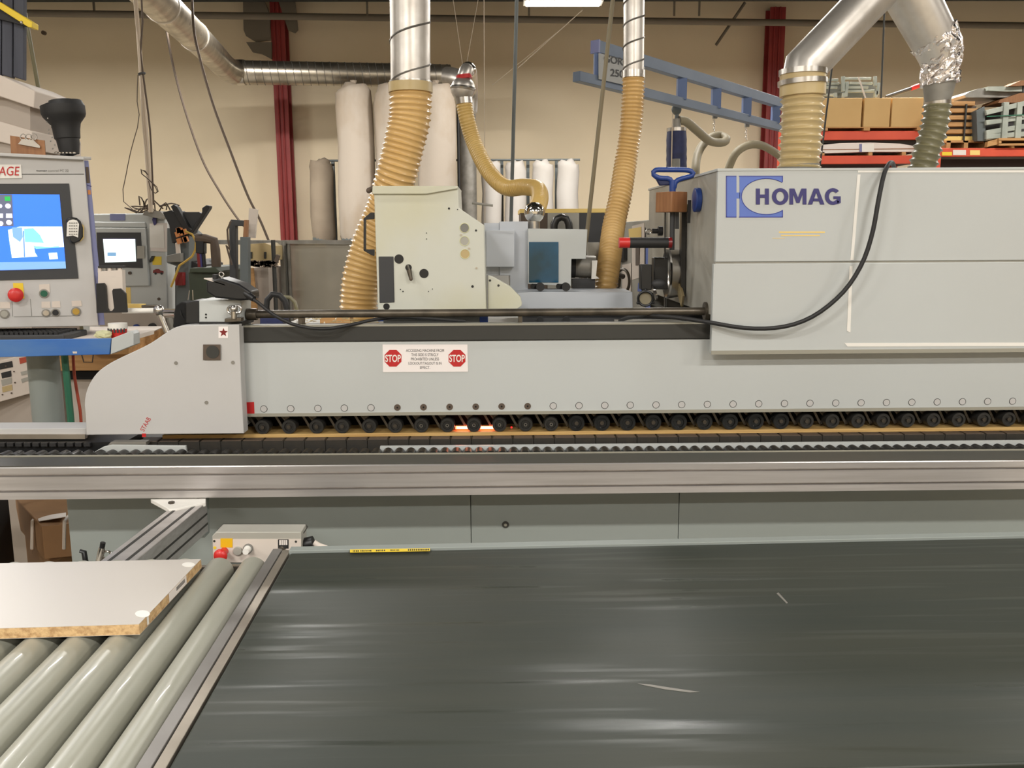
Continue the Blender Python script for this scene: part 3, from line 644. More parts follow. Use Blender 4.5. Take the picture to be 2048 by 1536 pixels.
k = MB(); k.cyl(c-Vector((0, .008, 0)), c-Vector((0, .026, 0)), .009, .0075); part('lit_knob', k, 'white', t, label='white selector knob')
part('selector_plate', MB().rect(cp, 556, 1079, 577, 1097, .001, off=.002), 'soft_black', t); part('selector_legend', MB().rect(cp, 558.5, 1080.5, 574.5, 1090, .001, off=.0035), 'paper', t)
g = MB()
for q in (562, 566, 570): g.rect(cp, q, 1080.5, q+.8, 1090, .0005, off=.004)
part('legend_lines', g, 'soft_black', t)
k = MB(); c = cp.p(565, 1098); k.cyl(c, c-Vector((0, .012, 0)), .009); part('selector_knob', k, 'steel', t)
for px in (429, 592): part('box_screw', MB().disc(cp, px, 1082 if px < 500 else 1083, 2.4, .001, front=.0015), 'dark_strip', t)
gl = MB(); gl.tube([cp.p(604, 1098)+Vector((0, .03, 0)), cp.p(622, 1094)+Vector((0, .03, 0))], .017, 14); part('cable_gland', gl, 'black_plastic', t)
gl = MB(); gl.tube([cp.p(622, 1094)+Vector((0, .03, 0)), cp.p(634, 1101)+Vector((0, .03, 0)), cp.p(650, 1103)+Vector((0, .03, 0))], [.008, .008, .004], 12); part('plug', gl, 'cabinet_white', t)
# chrome clamp handle and black lever near the arm
t = thing('clamp_lever', 'chrome clamp handle with ring beside the aluminium arm', 'handle', PZ(200, 1122, .70))
c0, c1 = W(196, 1118, 2.2), W(205, 1088, 2.2)
part('stem', MB().cyl(W(192, 1150, 2.2), W(204, 1095, 2.2), .008), 'chrome', t); part('tip', MB().cyl(W(204, 1096, 2.2), W(206, 1085, 2.2), .0065), 'black_plastic', t)
part('ring', MB().ring(W(215, 1112, 2.2), (.2, 1, 0), .013, .003), 'chrome', t)
single('black_lever', MB().tube([W(160, 1102, 2.25), W(168, 1104, 2.25), W(171, 1122, 2.25), W(169, 1160, 2.25)], [.005, .007, .007, .006], 10), 'black_plastic', 'curved black lever end poking up behind the white panel', 'lever')
# ------------------------------------------------------------------ trimming unit on the machine
TY = YP(3.12)
U = part('unit_cover', MB().poly(TY, [(756, 626), (748, 385), (750, 375), (916, 375), (918, 416), (968, 450), (973, 626)], .30), 'machine_cream', M, bev=.003, smooth=20, label='cream trimming unit cover with holes')
part('unit_top', MB().poly(YP(3.11), [(744, 388), (745, 372), (856, 372), (916, 372), (916, 377), (853, 388)], .32), 'machine_cream', M, bev=.002)
def onU(nm, px, py, r, mt, fr=.001, lab=None, rg=False): 
    o = part(nm, MB().disc(TY, px, py, r, .002, front=fr), mt, U, label=lab)
for px, py, r, mt in ((929, 456, 9.3, 'mid_grey'), (929, 482, 9.3, 'side_grey'), (930, 508, 9.3, 'hose_pale')):
    onU('peep_hole', px, py, r, mt); part('hole_rim', MB().ring(TY.p(px, py, .001), (0, 1, 0), rpx(r, TY.p(px, py)), .0012), 'skin_yellow', U)
for px, py, r in ((798, 518, 9.3), (817, 535, 6.5), (848, 547, 9.3), (773, 613, 6.5), (898, 417, 2.2), (952, 461, 2.2), (945, 573, 2.6), (915, 419, 1.2), (853, 466, 1), (853, 478, 1), (801, 579, 1.2), (806, 583, 1.4), (857, 583, 1), (865, 578, 1)): onU('cover_hole', px, py, r, 'black_plastic')
for px, py in ((922, 470), (938, 497), (953, 536)): onU('cover_screw', px, py, 2, 'steel', .003)
part('lever', MB().cyl(TY.p(818, 540, .015), TY.p(822, 558, .02), .009, .006), 'dirty_steel', M); part('lever_tip', MB().ball(TY.p(822, 558, .02), .0065), 'brown', M)
part('lever_rod', MB().cyl(TY.p(815, 530, .002), TY.p(819, 542, .015), .003, seg=8), 'steel', M)
part('recessed_grip', MB().poly(TY, [(757, 513), (787, 513), (789, 605), (759, 606)], .004, off=.003), 'dark_grey', U, bev=.002)
hb = MB()
for q in ([(748, 425), (741, 425), (727, 437), (727, 440), (748, 438)], [(727, 438), (731, 438), (731, 502), (727, 501)], [(727, 499), (748, 499), (748, 512), (742, 510), (728, 502)]): hb.poly(YP(3.14), q, .02)
part('pull_handle', hb, 'black_plastic', M, bev=.001)
kn = MB().cyl(W(746, 376, 3.16), W(738, 381, 3.14), .009); kn.ball(W(738, 381, 3.14), .010); part('knob', kn, 'brown', M)
part('side_cover', MB().poly(YP(3.16), [(976, 551), (986, 554), (1020, 573), (1041, 594), (1044, 606), (1043, 612), (1020, 628), (976, 628)], .05), 'machine_cream', M, bev=.002, label='small cream side cover')
for px, py in ((980, 561), (997, 571)): part('cover_hole', MB().disc(YP(3.16), px, py, 2.4, .001, front=.001), 'dark_strip', M)
part('unit_pipe', MB().cyl(W(944, 406, 3.3), W(986, 411, 3.3), .0045, seg=8), 'galv_dull', M)
# deck clutter
part('blue_bracket', MB().rect(YP(3.2), 756, 628, 835, 643, .1), 'blue', M, bev=.002); part('blue_bracket', MB().poly(YP(3.25), [(866, 633), (975, 628), (976, 645), (872, 645)], .1), 'blue', M, bev=.002)
part('blue_bracket', MB().rect(YP(3.3), 520, 632, 566, 650, .1), 'blue_dark', M, bev=.002)
dk = MB(); random.seed(11)
for k in range(34):
    px = random.uniform(600, 752); p = W(px, random.uniform(633, 648), random.uniform(3.05, 3.25)); a = random.uniform(0, PI)
    dk.bar(p-Vector((math.cos(a), math.sin(a), random.uniform(-.3, .3)))*.02, p+Vector((math.cos(a), math.sin(a), random.uniform(-.3, .3)))*.02, .004, .002)
o = single('edging_scraps', dk, 'hose_pale', 'pile of pale edge trimming scraps on the deck under the tan hose', 'scraps'); o['kind'] = 'stuff'
part('unit_base', MB().box(X(775, 3.3, 640), X(960, 3.3, 640), 3.18, 3.38, zb1, W(860, 625, 3.3).z), 'dark_strip', M)
part('wood_block', MB().rect(YP(3.3), 640, 634, 700, 647, .08), 'wood', M)
part('dark_housing', MB().rect(YP(3.35), 1046, 636, 1420, 655, .2), 'dark_grey', M)
part('grey_housing', MB().rect(YP(3.32), 1230, 640, 1400, 658, .2), 'side_grey', M)
for px, py in ((1080, 641), (1133, 640)): part('knob', MB().disc(YP(3.3), px, py, 7, .02), 'black_plastic', M)
# second unit: light grey housings with a teal window
part('unit_box', MB().poly(YP(3.50), [(972, 460), (1029, 460), (1029, 534), (972, 534)], .3), 'light_bluegrey', M, bev=.002)
part('unit_box', MB().poly(YP(3.56), [(968, 446), (999, 446), (999, 551), (970, 551)], .3), 'light_bluegrey', M, bev=.002)
part('unit_box', MB().poly(YP(3.55), [(999, 443), (1056, 443), (1056, 600), (1020, 600), (1020, 551), (999, 551)], .35), 'light_bluegrey', M, bev=.002)
WP = YP(3.52)
part('window_housing', MB().poly(WP, [(1056, 457), (1175, 459), (1172, 518), (1143, 518), (1142, 572), (1056, 568)], .35), 'machine_grey', M, bev=.002)
part('teal_window', MB().rect(WP, 1058, 484, 1117, 565, .002, off=.003), 'teal_glass', M, label='dark teal window')
part('motor', MB().cyl(W(1143, 532, 3.66), W(1190, 534, 3.66), .045), 'galv_dull', M); part('motor_end', MB().cyl(W(1140, 532, 3.65), W(1150, 532, 3.65), .048), 'soft_black', M)
part('perforated_bracket', MB().poly(YP(3.6), [(1184, 521), (1195, 521), (1194, 530), (1192, 552), (1199, 557), (1183, 558)], .01), 'white', M); part('grey_plate', MB().rect(YP(3.85), 1176, 485, 1200, 560, .04), 'side_grey', M)
part('lower_motor', MB().rect(YP(3.62), 1145, 558, 1190, 582, .06), 'dark_grey', M)
part('rail_box', MB().poly(YP(3.38), [(1020, 588), (1060, 584), (1265, 584), (1266, 618), (1020, 620)], .22), 'light_bluegrey', M, bev=.002, label='blue grey box section in front of the tan hose end')
for px in (1080, 1131):
    k = MB(); c = W(px, 573, 3.42); k.cyl(c, c-Vector((0, .03, 0)), .016); k.cyl(c-Vector((.012, .0, 0)), c-Vector((.03, .02, -.002)), .010); part('clamp_knob', k, 'soft_black', M)
# ------------------------------------------------------------------ cable from handset to hood
t = thing('remote_handset', 'black remote handset with grey top plate on the machine end', 'remote control', W(450, 602, 2.82))
hs = MB().prism([W(a, b_, 2.80) for a, b_ in ((412, 562), (440, 556), (478, 568), (502, 584), (503, 600), (480, 601), (430, 596), (412, 584))], (0, .10, 0)); part('body', hs, 'black_plastic', t, bev=.006)
part('top_plate', MB().prism([W(408, 558, 2.80), W(450, 571, 2.80), W(479, 572, 2.84), W(462, 563, 2.88), W(432, 557, 2.88)], (0, 0, .003)), 'cabinet_white', t)
k = MB().cyl(W(431, 562, 2.83), W(431, 549, 2.83), .009); part('button', k, 'soft_black', t)
k = MB().cyl(W(443, 562, 2.83), W(443, 553, 2.83), .003); k.ring(W(443, 549, 2.83), (0, 1, 0), .007, .002); part('toggle', k, 'steel', t)
part('cable_gland', MB().tube([W(478, 578, 2.82), W(496, 590, 2.81), W(508, 598, 2.80)], [.016, .013, .009], 14), 'black_plastic', t)
cb = spline([W(500, 594, 2.80), W(520, 608, 2.80), W(548, 630, 2.79), W(590, 650, 2.79), W(645, 658, 2.80), W(700, 650, 2.84), W(750, 639, 2.88), W(800, 635, 2.97), W(860, 638, 3.05), W(930, 643, 3.1)], .03)
part('cable', MB().tube(cb, .0055, 8), 'soft_black', t)
cb = spline([W(1240, 641, 3.2), W(1260, 635, 3.05), W(1300, 632, 2.90), W(1350, 635, 2.84), W(1420, 645, 2.78), W(1480, 655, 2.76), W(1536, 657, 2.745), W(1590, 648, 2.74), W(1640, 624, 2.735), W(1690, 580, 2.735), W(1725, 525, 2.735), W(1745, 465, 2.735), W(1757, 400, 2.74), W(1767, 352, 2.76), W(1776, 330, 2.80), W(1784, 325, 2.86), W(1788, 335, 2.96), W(1790, 350, 3.1)], .03)
single('power_cable', MB().tube(cb, .0068, 10), 'soft_black', 'thick black cable draped in a loop over the front of the hood', 'cable')
# ------------------------------------------------------------------ things on the hood's left side
SX = hx0
def onside(px, py, off=.01): return side.p(px, py, off)
t = thing('vacuum_lifter', 'blue vacuum lifter handle with wooden block hanging beside the hood', 'lifter', W(1345, 425, 3.08))
LY = 3.08
hl = spline([W(1345, 376, LY), W(1343, 362, LY), W(1336, 357, LY), W(1320, 356, LY), W(1310, 352, LY), W(1306, 346, LY), W(1312, 340, LY), W(1330, 339.5, LY), W(1370, 340, LY), W(1383, 343, LY), W(1387, 349, LY), W(1380, 353, LY), W(1364, 357, LY), W(1352, 363, LY), W(1348, 376, LY)], .01)
part('handle', MB().tube(hl, .0085, 12, False), 'blue', t)
part('lever', MB().poly(YP(LY), [(1312, 357), (1340, 357), (1342, 370), (1320, 371), (1315, 362)], .02), 'blue_dark', t, bev=.003)
part('stem', MB().cyl(W(1345, 360, LY), W(1345, 390, LY), .011), 'blue', t)
wbk = MB().obox((W(1345, 404, LY)+Vector((0, .02, 0))), Vector((.030, .018, 0)), Vector((-.022, .030, 0)), Vector((0, 0, .034))); part('wood_block', wbk, 'wood_brown', t, bev=.002)
part('hanger_bar', MB().cyl(W(1345, 424, LY+.02), W(1344, 500, LY+.02), .0085), 'dark_grey', t)
part('hanger_bar', MB().bar(W(1354, 424, LY+.03), W(1354, 458, LY+.03), .012), 'dark_grey', t)
g = MB().cyl(W(1238, 485.5, LY), W(1259, 485.5, LY), .0180); part('grip_end', g, 'button_red', t, label='red end of the grip'); 
g = MB().cyl(W(1259, 485.5, LY), W(1337, 485.5, LY), .0180); part('grip', g, 'soft_black', t); part('grip_collar', MB().cyl(W(1336, 485.5, LY), W(1343, 485.5, LY), .0185), 'dark_red', t)
part('cord', MB().cyl(W(1331, 425, LY+.03), W(1330, 520, LY+.03), .002, seg=6), 'black_plastic', t)
# blue bellows tube hanging from the jib
t = thing('vacuum_tube', 'dark blue fabric vacuum tube hanging under the jib', 'tube', W(1353, 335, 4.6))
TY2 = 5.65
sp_ = [W(1353, y, TY2) for y in (340, 334, 326, 318, 310, 300, 290, 280, 270, 262)]
part('sleeve', MB().tube(sp_, [rpx(r, W(1353, 300, TY2)) for r in (20, 20.5, 20, 20.7, 20, 20.5, 20, 20.4, 19.5, 19)], 20), 'blue_dark', t)
part('clamp_ring', MB().cyl(W(1353, 256, TY2), W(1353, 263, TY2), rpx(19.5, sp_[0])), 'steel', t); part('head', MB().cyl(W(1353, 238, TY2), W(1353, 257, TY2), rpx(9, sp_[0])), 'galv_dull', t)
part('trolley', MB().ball(W(1353, 219, TY2), rpx(10, sp_[0]), sq=(1, .7, 1.1)), 'steel_dark', t); part('trolley_hook', MB().cyl(W(1354, 226, TY2), W(1353, 240, TY2), .012), 'steel_dark', t)
part('cord', MB().cyl(W(1345, 226, TY2-.06), W(1343, 336, TY2-.06), .0035, seg=6), 'thread', t)
fs = MB().tube([W(1352, 318, TY2-.056), W(1352, 338, TY2-.058)], rpx(8, sp_[0]), 10); part('sleeve_print', fs, 'mid_grey', t, label='worn pale patch')
# jib
def jy(px): return 5.65 + (px-1353)*.0045
def jb(pt, q, w, h, m): return m.bar(pt, q, w, h)
J = thing('lifter_jib', 'blue grey ladder shaped lifter jib with white capacity sign', 'crane', Vector((X(1560, 5.6, 230), 5.7, 0)))
_a, _b = W(1190, 94, jy(1190)), W(1610, 220, jy(1610)); jn = Vector((_b.y-_a.y, -(_b.x-_a.x), 0)); JP = Plane(_a, jn)
a0, a1 = JP.p(1192, 94), JP.p(1610, 222); c0_, c1_ = JP.p(1153, 153), JP.p(1610, 267)
part('upper_beam', MB().bar(a0, a1, .05, .062), 'jib_blue', J, bev=.002); part('lower_beam', MB().bar(c0_, c1_, .05, .05), 'jib_blue', J, bev=.002)
part('end_cap', MB().bar(a0+(a0-a1).normalized()*.012, a0-(a0-a1).normalized()*.0, .054, .066), 'panel_blue', J)
for px, w_ in ((1195, .03), (1282, .03), (1364, .045), (1433, .045), (1494, .045), (1552, .045)):
    p0 = JP.p(px, 94+(px-1192)*.306); p1 = JP.p(px, 153+(px-1153)*.2495); part('upright', MB().bar(p0-Vector((0, 0, .03)), Vector((p0.x, p0.y, p1.z+.015)), w_*1.2, .05), 'jib_upright', J)
jd = (a1-a0); jd.z = 0; jd.normalize(); 
sgp = Plane(JP.p(1240, 140, .034), jn)
sg = part('capacity_sign', MB().poly(sgp, [(1198, 106), (1290, 134), (1290, 180), (1198, 158)], .004), 'jib_sign', J, label='grey capacity sign plate')
text('sign_lettering', 'GORBEL', sgp, (1208, 115, 1272, 130), 'dark_grey', sg, off=.002, bold=.02, ang=math.radians(-6)); text('sign_lettering', '250', sgp, (1221, 139, 1248, 154), 'dark_grey', sg, off=.002, bold=.02, ang=math.radians(-4))
for px in (1430, 1494):
    hy = jy(px); z_ = 229 if px == 1430 else 246
    k = MB().box(X(px, hy, z_)-.014, X(px, hy, z_)+.014, hy-.014, hy+.014, W(px, z_+8, hy).z, W(px, z_-2, hy).z); part('cable_glider', k, 'galv_dull', J)
    ch = MB()
    for i in range(6): ch.ring(W(px-2+(i % 2), z_+11+i*4.4, hy), (1, 0, 0) if i % 2 else (0, 1, 0), .0062, .0018, 10, 5)
    part('chain', ch, 'steel', J)
part('mast', MB().cyl((a1.x, a1.y+.08, 0), (a1.x, a1.y+.08, a1.z+.06), .08), 'jib_blue', J)
h1 = spline([W(1357, 241, 5.65), W(1372, 243, 5.68), W(1395, 262, 5.75), W(1420, 282, 5.9), W(1445, 285, 6.0), W(1453, 278, 6.05), W(1440, 271, 6.1), W(1422, 275, 6.05), W(1404, 292, 6.0), W(1394, 315, 5.9), W(1391, 345, 5.8), W(1392, 380, 5.8)], .03)
single('lifter_hose', MB().tube(h1, .027, 12), 'hose_grey', 'grey hose looping under the jib beside the blue tube', 'hose')
h1 = spline([W(1450, 360, 6.2), W(1458, 335, 6.2), W(1472, 306, 6.2), W(1495, 291, 6.25), W(1520, 290, 6.3), W(1545, 302, 6.35), W(1580, 330, 6.4), W(1590, 370, 6.4)], .03)
single('lifter_hose', MB().tube(h1, .027, 12), 'hose_grey', 'grey hose arching behind the hood under the jib', 'hose')
# on the side panel
def sdisc(m, px, py, r, d, off): c = onside(px, py, off); return m.cyl(c, c+Vector((d, 0, 0)), r)
part('blue_knob', sdisc(MB(), 1388, 400, .040, .02, .02), 'blue', M, bev=.003)
part('scoop_handle', MB().bar(onside(1379, 400, .03), onside(1377, 446, .03), .010), 'soft_black', M)
part('hinge_bar', MB().bar(onside(1366, 420, .012), onside(1364, 592, .012), .016, .034), 'black_rubber', M)
part('hinge_bar_end', MB().obox(onside(1366, 416, .02), (.012, 0, 0), (0, .03, 0), (0, 0, .012)), 'hose_olive', M); part('tape_scrap', MB().obox(onside(1362, 590, .02), (.006, .01, .0), (0, .035, .02), (0, -.01, .02)), 'hose_pale', M)
wc = onside(1357, 546, .01); w = MB(); n = 18
for i, (x_, r_) in enumerate([(0, .0)]): pass
w.lathe(wc, (-1, 0, 0), [(-.01, .080), (.0, .088), (.040, .094), (.046, .089), (.022, .074), (.012, .05), (.024, .028), (.028, .012)], 30); part('chrome_wheel', w, 'steel', M, smooth=30)
part('wheel_hub', MB().cyl(wc+Vector((-.004, 0, 0)), wc+Vector((.01, 0, 0)), .018), 'steel', M); w = MB()
for k in range(8):
    a = k*PI/4; c = wc+Vector((-.019, math.cos(a)*.06, math.sin(a)*.06)); w.cyl(c, c+Vector((.01, 0, 0)), .009, seg=8)
part('wheel_holes', w, 'dark_void', M); M.children[-1]['kind'] = 'stuff'
part('switch_box', MB().rect(YP(3.20), 1308, 515, 1336, 579, .05), 'black_plastic', M, bev=.003); part('switch_box', MB().rect(YP(3.12), 1282, 529, 1304, 580, .05), 'black_plastic', M, bev=.003)
part('switch_body', MB().ball(W(1317, 567, 3.12), .025, sq=(1, .6, .62)), 'dark_grey', M)
rg = MB().ring(W(1291, 597, 3.12), (.15, 1, .1), .0255, .0045)
for a in (PI/2, PI*7/6, -PI/6): rg.ball(W(1291, 597, 3.12)+Vector((math.cos(a)*.030, 0, math.sin(a)*.030)), .006)
part('mirror_ring', rg, 'black_plastic', M); part('mirror', MB().cyl(W(1291, 597, 3.125), W(1291, 597, 3.13), .025), 'hose_grey', M)
part('side_pipe', MB().cyl(W(1309, 590, 3.35), W(1313, 589, 3.35), .02), 'steel', M)
for x0, x1, mt in ((1328.5, 1331, 'dark_strip'), (1333, 1334, 'dark_strip')): part('side_groove', MB().poly(side, [(x0, 424), (x1, 424), (x1-1, 616), (x0-1, 616)], .002, off=.001), mt, M)
part('side_groove', MB().poly(side, [(1327, 614), (1301, 609), (1301, 608), (1327, 612)], .002, off=.001), 'dark_strip', M)
# rear cabinet of the machine beyond the hood
rz = W(1300, 440, 4.1).z
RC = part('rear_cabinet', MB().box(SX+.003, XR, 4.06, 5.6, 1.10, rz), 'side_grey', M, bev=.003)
sp2 = Plane((SX+.003, 0, 0), (-1, 0, 0))
part('blue_stripe', MB().poly(sp2, [(1290, 480), (1302, 480), (1300, 640), (1289, 640)], .001, off=.001), 'logo_blue', RC)
part('cabinet_door', MB().poly(sp2, [(1264, 452), (1288, 446), (1288, 552), (1264, 560)], .002, off=.002), 'cabinet_white', RC); part('door_slot', MB().poly(sp2, [(1271, 488), (1279, 487), (1278, 530), (1271, 531)], .001, off=.005), 'brown', RC)
part('warning_label', MB().poly(sp2, [(1257, 458), (1282, 454), (1282, 474), (1258, 477)], .001, off=.004), 'pale_yellow', RC)
part('black_pad', MB().poly(sp2, [(1236, 496), (1247, 492), (1247, 520), (1236, 524)], .02, off=.02), 'black_plastic', RC)
part('cabinet_seam', MB().poly(sp2, [(1289.3, 455), (1290.5, 455), (1290.5, 640), (1289.3, 640)], .001, off=.003), 'soft_black', RC)
part('side_label', MB().poly(sp2, [(1244, 530), (1262, 526), (1262, 582), (1244, 584)], .001, off=.004), 'cabinet_white', RC)
part('blue_label', MB().poly(sp2, [(1276, 566), (1284, 565), (1283, 583), (1275, 583)], .001, off=.004), 'logo_blue', RC)
hw = MB().ring(W(1246, 562, 4.2), (1, .45, 0), .055, .007); hw.cyl(W(1232, 549, 4.1), W(1246, 553, 4.15), .012); hw.bar(W(1240, 552, 4.2), W(1238, 574, 4.2), .012); part('handwheel', hw, 'dirty_steel', RC)
kk = MB().cyl(W(1325, 462, 3.3), W(1316, 462, 3.3), .017); kk.cyl(W(1316, 462, 3.3), W(1304, 462, 3.3), .009); part('lock', kk, 'soft_black', M)
kk = MB().ring(W(1297, 463, 3.3), (0, 1, 0), .009, .0025); kk.bar(W(1300, 463, 3.3), W(1307, 463, 3.3), .005); part('key', kk, 'steel', M)
# ------------------------------------------------------------------ ducts and hoses
def spiral_duct(name, a, b, r, pitch, label, mt='galv', phase=0, rr=.004):
    t = thing(name, label, 'duct', (min(Vector(a), Vector(b), key=lambda q: q.z))); part('pipe', MB().cyl(a, b, r, seg=36), mt, t); part('seam', helix(MB(), a, b, r, pitch, rr, phase), 'seam_grey', t); return t
def clamp(m, c, t_, r, w): t_ = Vector(t_).normalized(); return m.tube([Vector(c)-t_*w/2, Vector(c)+t_*w/2], r, 28)
Y1 = 3.55; ps = W(818, 165, Y1); r1 = rpx(39.5, ps)
t = spiral_duct('metal_duct', W(821, 172, Y1), W(819, -160, Y1), r1, rpx(80, ps), 'wide vertical galvanised duct with spiral seam coming down above the cream unit', phase=2.2)
t = thing('flexible_hose', 'fat orange tan ribbed hose bending down behind the cream trimming unit', 'hose', W(718, 625, 3.62))
hp_ = [W(821, 162, Y1), W(821, 200, Y1), W(819, 240, Y1), W(808, 290, Y1), W(793, 350, 3.56), W(772, 420, 3.60), W(742, 490, 3.62), W(724, 550, 3.62), W(718, 600, 3.62), W(717, 640, 3.62)]
part('hose', corrugated(MB(), hp_, [r1+.0, rpx(37, ps)], .0205, .0075), 'hose_tan', t, smooth=50)
g = MB(); clamp(g, W(821, 166, Y1), (0, 0, 1), r1+.006, .012); part('clamp', g, 'steel', t); g = MB(); clamp(g, W(821, 176, Y1), (0, 0, 1), r1+.009, .035); part('cuff', g, 'hose_pale', t)
# slim one
Y3 = 4.0; ps = W(1267, 145, Y3); r3 = rpx(20.5, ps)
t = spiral_duct('metal_duct', W(1267, 148, Y3), W(1269, -120, Y3), r3, rpx(41, ps), 'slim vertical galvanised duct crossing the capacity sign', phase=1)
t = thing('flexible_hose', 'slim tan ribbed hose hanging from the duct in front of the jib', 'hose', W(1213, 590, 3.7))
hp_ = [W(1267, 148, Y3), W(1266, 190, Y3), W(1262, 250, Y3), W(1252, 320, Y3), W(1241, 390, 3.95), W(1228, 450, 3.9), W(1220, 510, 3.8), W(1213, 560, 3.72), W(1210, 592, 3.7)]
part('hose', corrugated(MB(), hp_, [r3, r3], .0165, .006), 'hose_tan', t, smooth=50); g = MB(); clamp(g, W(1267, 149, Y3), (0, 0, 1), r3+.006, .03); part('clamp', g, 'steel', t)
# small branch with ball joints
Y2 = 4.3; q = W(925, 200, Y2); r2 = rpx(15.5, q)
t = thing('flexible_hose', 'thin yellow hose curving from steel ball joints to the grey window unit', 'hose', W(1070, 457, 3.7))
hp_ = [W(927, 198, Y2), W(933, 235, Y2), W(948, 285, Y2), W(975, 340, 4.2), W(1010, 374, 4.1), W(1048, 374, 4.0), W(1074, 378, 3.9), W(1080, 396, 3.8), W(1074, 420, 3.7)]
part('hose', corrugated(MB(), hp_, [r2, r2*.94], .013, .0022), 'hose_yellow', t, smooth=50); g = MB(); clamp(g, W(928, 200, Y2), (-.1, 0, 1), r2+.004, .035); part('clamp', g, 'steel', t)
t = thing('ball_joint_pipe', 'shiny steel elbow pipe with red band above the yellow hose', 'pipe', W(927, 200, Y2))
part('ball', MB().ball(W(926, 178, Y2), rpx(24.5, q)), 'galv', t, smooth=60); part('ball_rim', MB().ring(W(926, 177, Y2), (.1, 0, 1), rpx(22, q), .010), 'steel', t); part('neck', MB().cyl(W(927, 186, Y2), W(928, 200, Y2), rpx(19, q), rpx(15, q)), 'steel', t)
part('red_band', MB().cyl(W(929, 158, Y2), W(928, 150, Y2), rpx(16, q)), 'red', t, label='red tape band'); el = spline([W(929, 152, Y2), W(933, 141, Y2), W(939, 140, Y2+.12), W(942, 160, Y2+.3), W(943, 190, Y2+.4), W(942, 225, Y2+.4)], .03)
part('elbow', MB().tube(el, rpx(14, q), 20), 'galv', t, smooth=60)
part('elbow_ball', MB().ball(W(936, 140, Y2+.03), rpx(16, q)), 'chrome', t)
t = thing('ball_joint', 'shiny steel ball joint at the lower end of the yellow hose', 'joint', W(1068, 457, 3.68))
part('ball', MB().ball(W(1069, 425, 3.68), rpx(21, W(1069, 425, 3.68))), 'chrome', t, smooth=60); part('neck', MB().cyl(W(1068, 440, 3.68), W(1068, 460, 3.68), rpx(12, W(1069, 425, 3.68))), 'steel', t)
# Y duct over the hood
Y4 = 3.25; q = W(1605, 150, Y4); r4 = rpx(43, q)
t = thing('branched_duct', 'large shiny branched duct at the top right above the hood', 'duct', W(1605, 165, Y4))
part('left_branch', MB().tube([W(1604, 168, Y4), W(1606, 138, Y4), W(1814, -80, 3.35)], r4*.97, 36), 'galv', t, smooth=40)
rp = [W(1882, 118, 3.45), W(1870, 82, 3.45), W(1800, -50, 3.42)]; part('right_branch', MB().tube(rp, [rpx(q_, W(1870, 90, 3.45)) for q_ in (38, 44, 50)], 36), 'galv', t, smooth=40)

random.seed(5); fl = MB(); fp = spline([W(1866, 74, 3.45), W(1877, 92, 3.45), W(1881, 118, 3.45), W(1880, 168, 3.45)], .012); fl.tube(fp, [rpx(47-11*min(1, i/(len(fp)-1)*1.5), fp[0]) for i in range(len(fp))], 34)
for v in fl.v: v += Vector((random.uniform(-1, 1), random.uniform(-1, 1), random.uniform(-1, 1)))*.006
part('foil_wrap', fl, 'foil', t, smooth=0, label='crumpled silver foil tape wrapped round the elbow')
part('reducer', MB().cyl(W(1879, 160, 3.45), W(1875, 205, 3.45), rpx(34, q), rpx(25, q), 30), 'galv_dull', t); part('clamp', MB().cyl(W(1875, 203, 3.45), W(1875, 215, 3.45), rpx(27, q)), 'steel', t)
hr_ = rpx(40, q)
t = thing('flexible_hose', 'fat pale tan ribbed hose standing on top of the hood', 'hose', W(1597, 338, Y4))
part('hose', corrugated(MB(), [W(1605, 148, Y4), W(1605, 200, Y4), W(1602, 270, Y4), W(1597, 345, Y4)], [hr_-.003, rpx(38, q)], .0255, .010), 'hose_pale', t, smooth=50)
g = MB(); clamp(g, W(1606, 145, Y4), (0, 0, 1), r4+.007, .018); part('clamp', g, 'steel', t); part('cuff', MB().cyl(W(1606, 142, Y4), W(1605, 192, Y4), r4+.003, seg=36), 'hose_pale', t); part('clamp', MB().cyl(W(1605, 160, Y4), W(1605, 170, Y4), r4+.009, seg=36), 'steel', t); part('collar', MB().cyl(W(1597, 330, Y4), W(1597, 345, Y4), rpx(41, q)), 'mid_grey', t)
t = thing('flexible_hose', 'olive green ribbed hose from the foil wrapped duct to the hood top', 'hose', W(1850, 338, 3.45))
part('hose', corrugated(MB(), [W(1875, 205, 3.45), W(1873, 228, 3.45), W(1868, 258, 3.45), W(1856, 295, 3.45), W(1843, 345, 3.45)], [rpx(25, q), rpx(26, q)], .026, .009), 'hose_olive', t, smooth=50)
# far spiral duct along the wall
t = thing('overhead_duct', 'long dull spiral duct sloping down from the upper left and running along the wall', 'duct', W(820, 170, 12.6))
pA, pB, pC, pD = W(255, -55, 7.2), W(410, 93, 10.4), W(470, 144, 12.1), W(900, 152, 12.75)
dp = spline([pA, pB, W(450, 134, 11.7), pC, W(500, 145, 12.2), pD], .15); part('pipe', MB().tube(dp, .150, 28), 'galv_far', t, smooth=50)
sm_ = MB(); helix(sm_, W(488, 145, 12.18), pD, .151, .098, .004); part('seam', sm_, 'seam_grey', t)
for f_ in (.35, .8): c = pA.lerp(pB, f_); g = MB(); clamp(g, c, pB-pA, .157, .03); part('band', g, 'galv', t)
g = MB(); clamp(g, W(482, 145, 12.15), (1, 0, 0), .160, .10); part('band', g, 'steel', t)
t = thing('dust_downpipe', 'grey metal downpipe standing right of the tall filter bags', 'pipe', (X(935, 12.6, 400), 12.6, 0))
part('pipe', MB().cyl((X(935, 12.6, 300), 12.6, 0), (X(935, 12.6, 300), 12.6, W(935, 195, 12.6).z), .12), 'galv_dull', t); part('elbow', MB().tube(spline([W(935, 210, 12.6), W(934, 175, 12.6), W(915, 158, 12.6), W(890, 152, 12.7)], .06), .13, 20), 'galv', t, smooth=50)
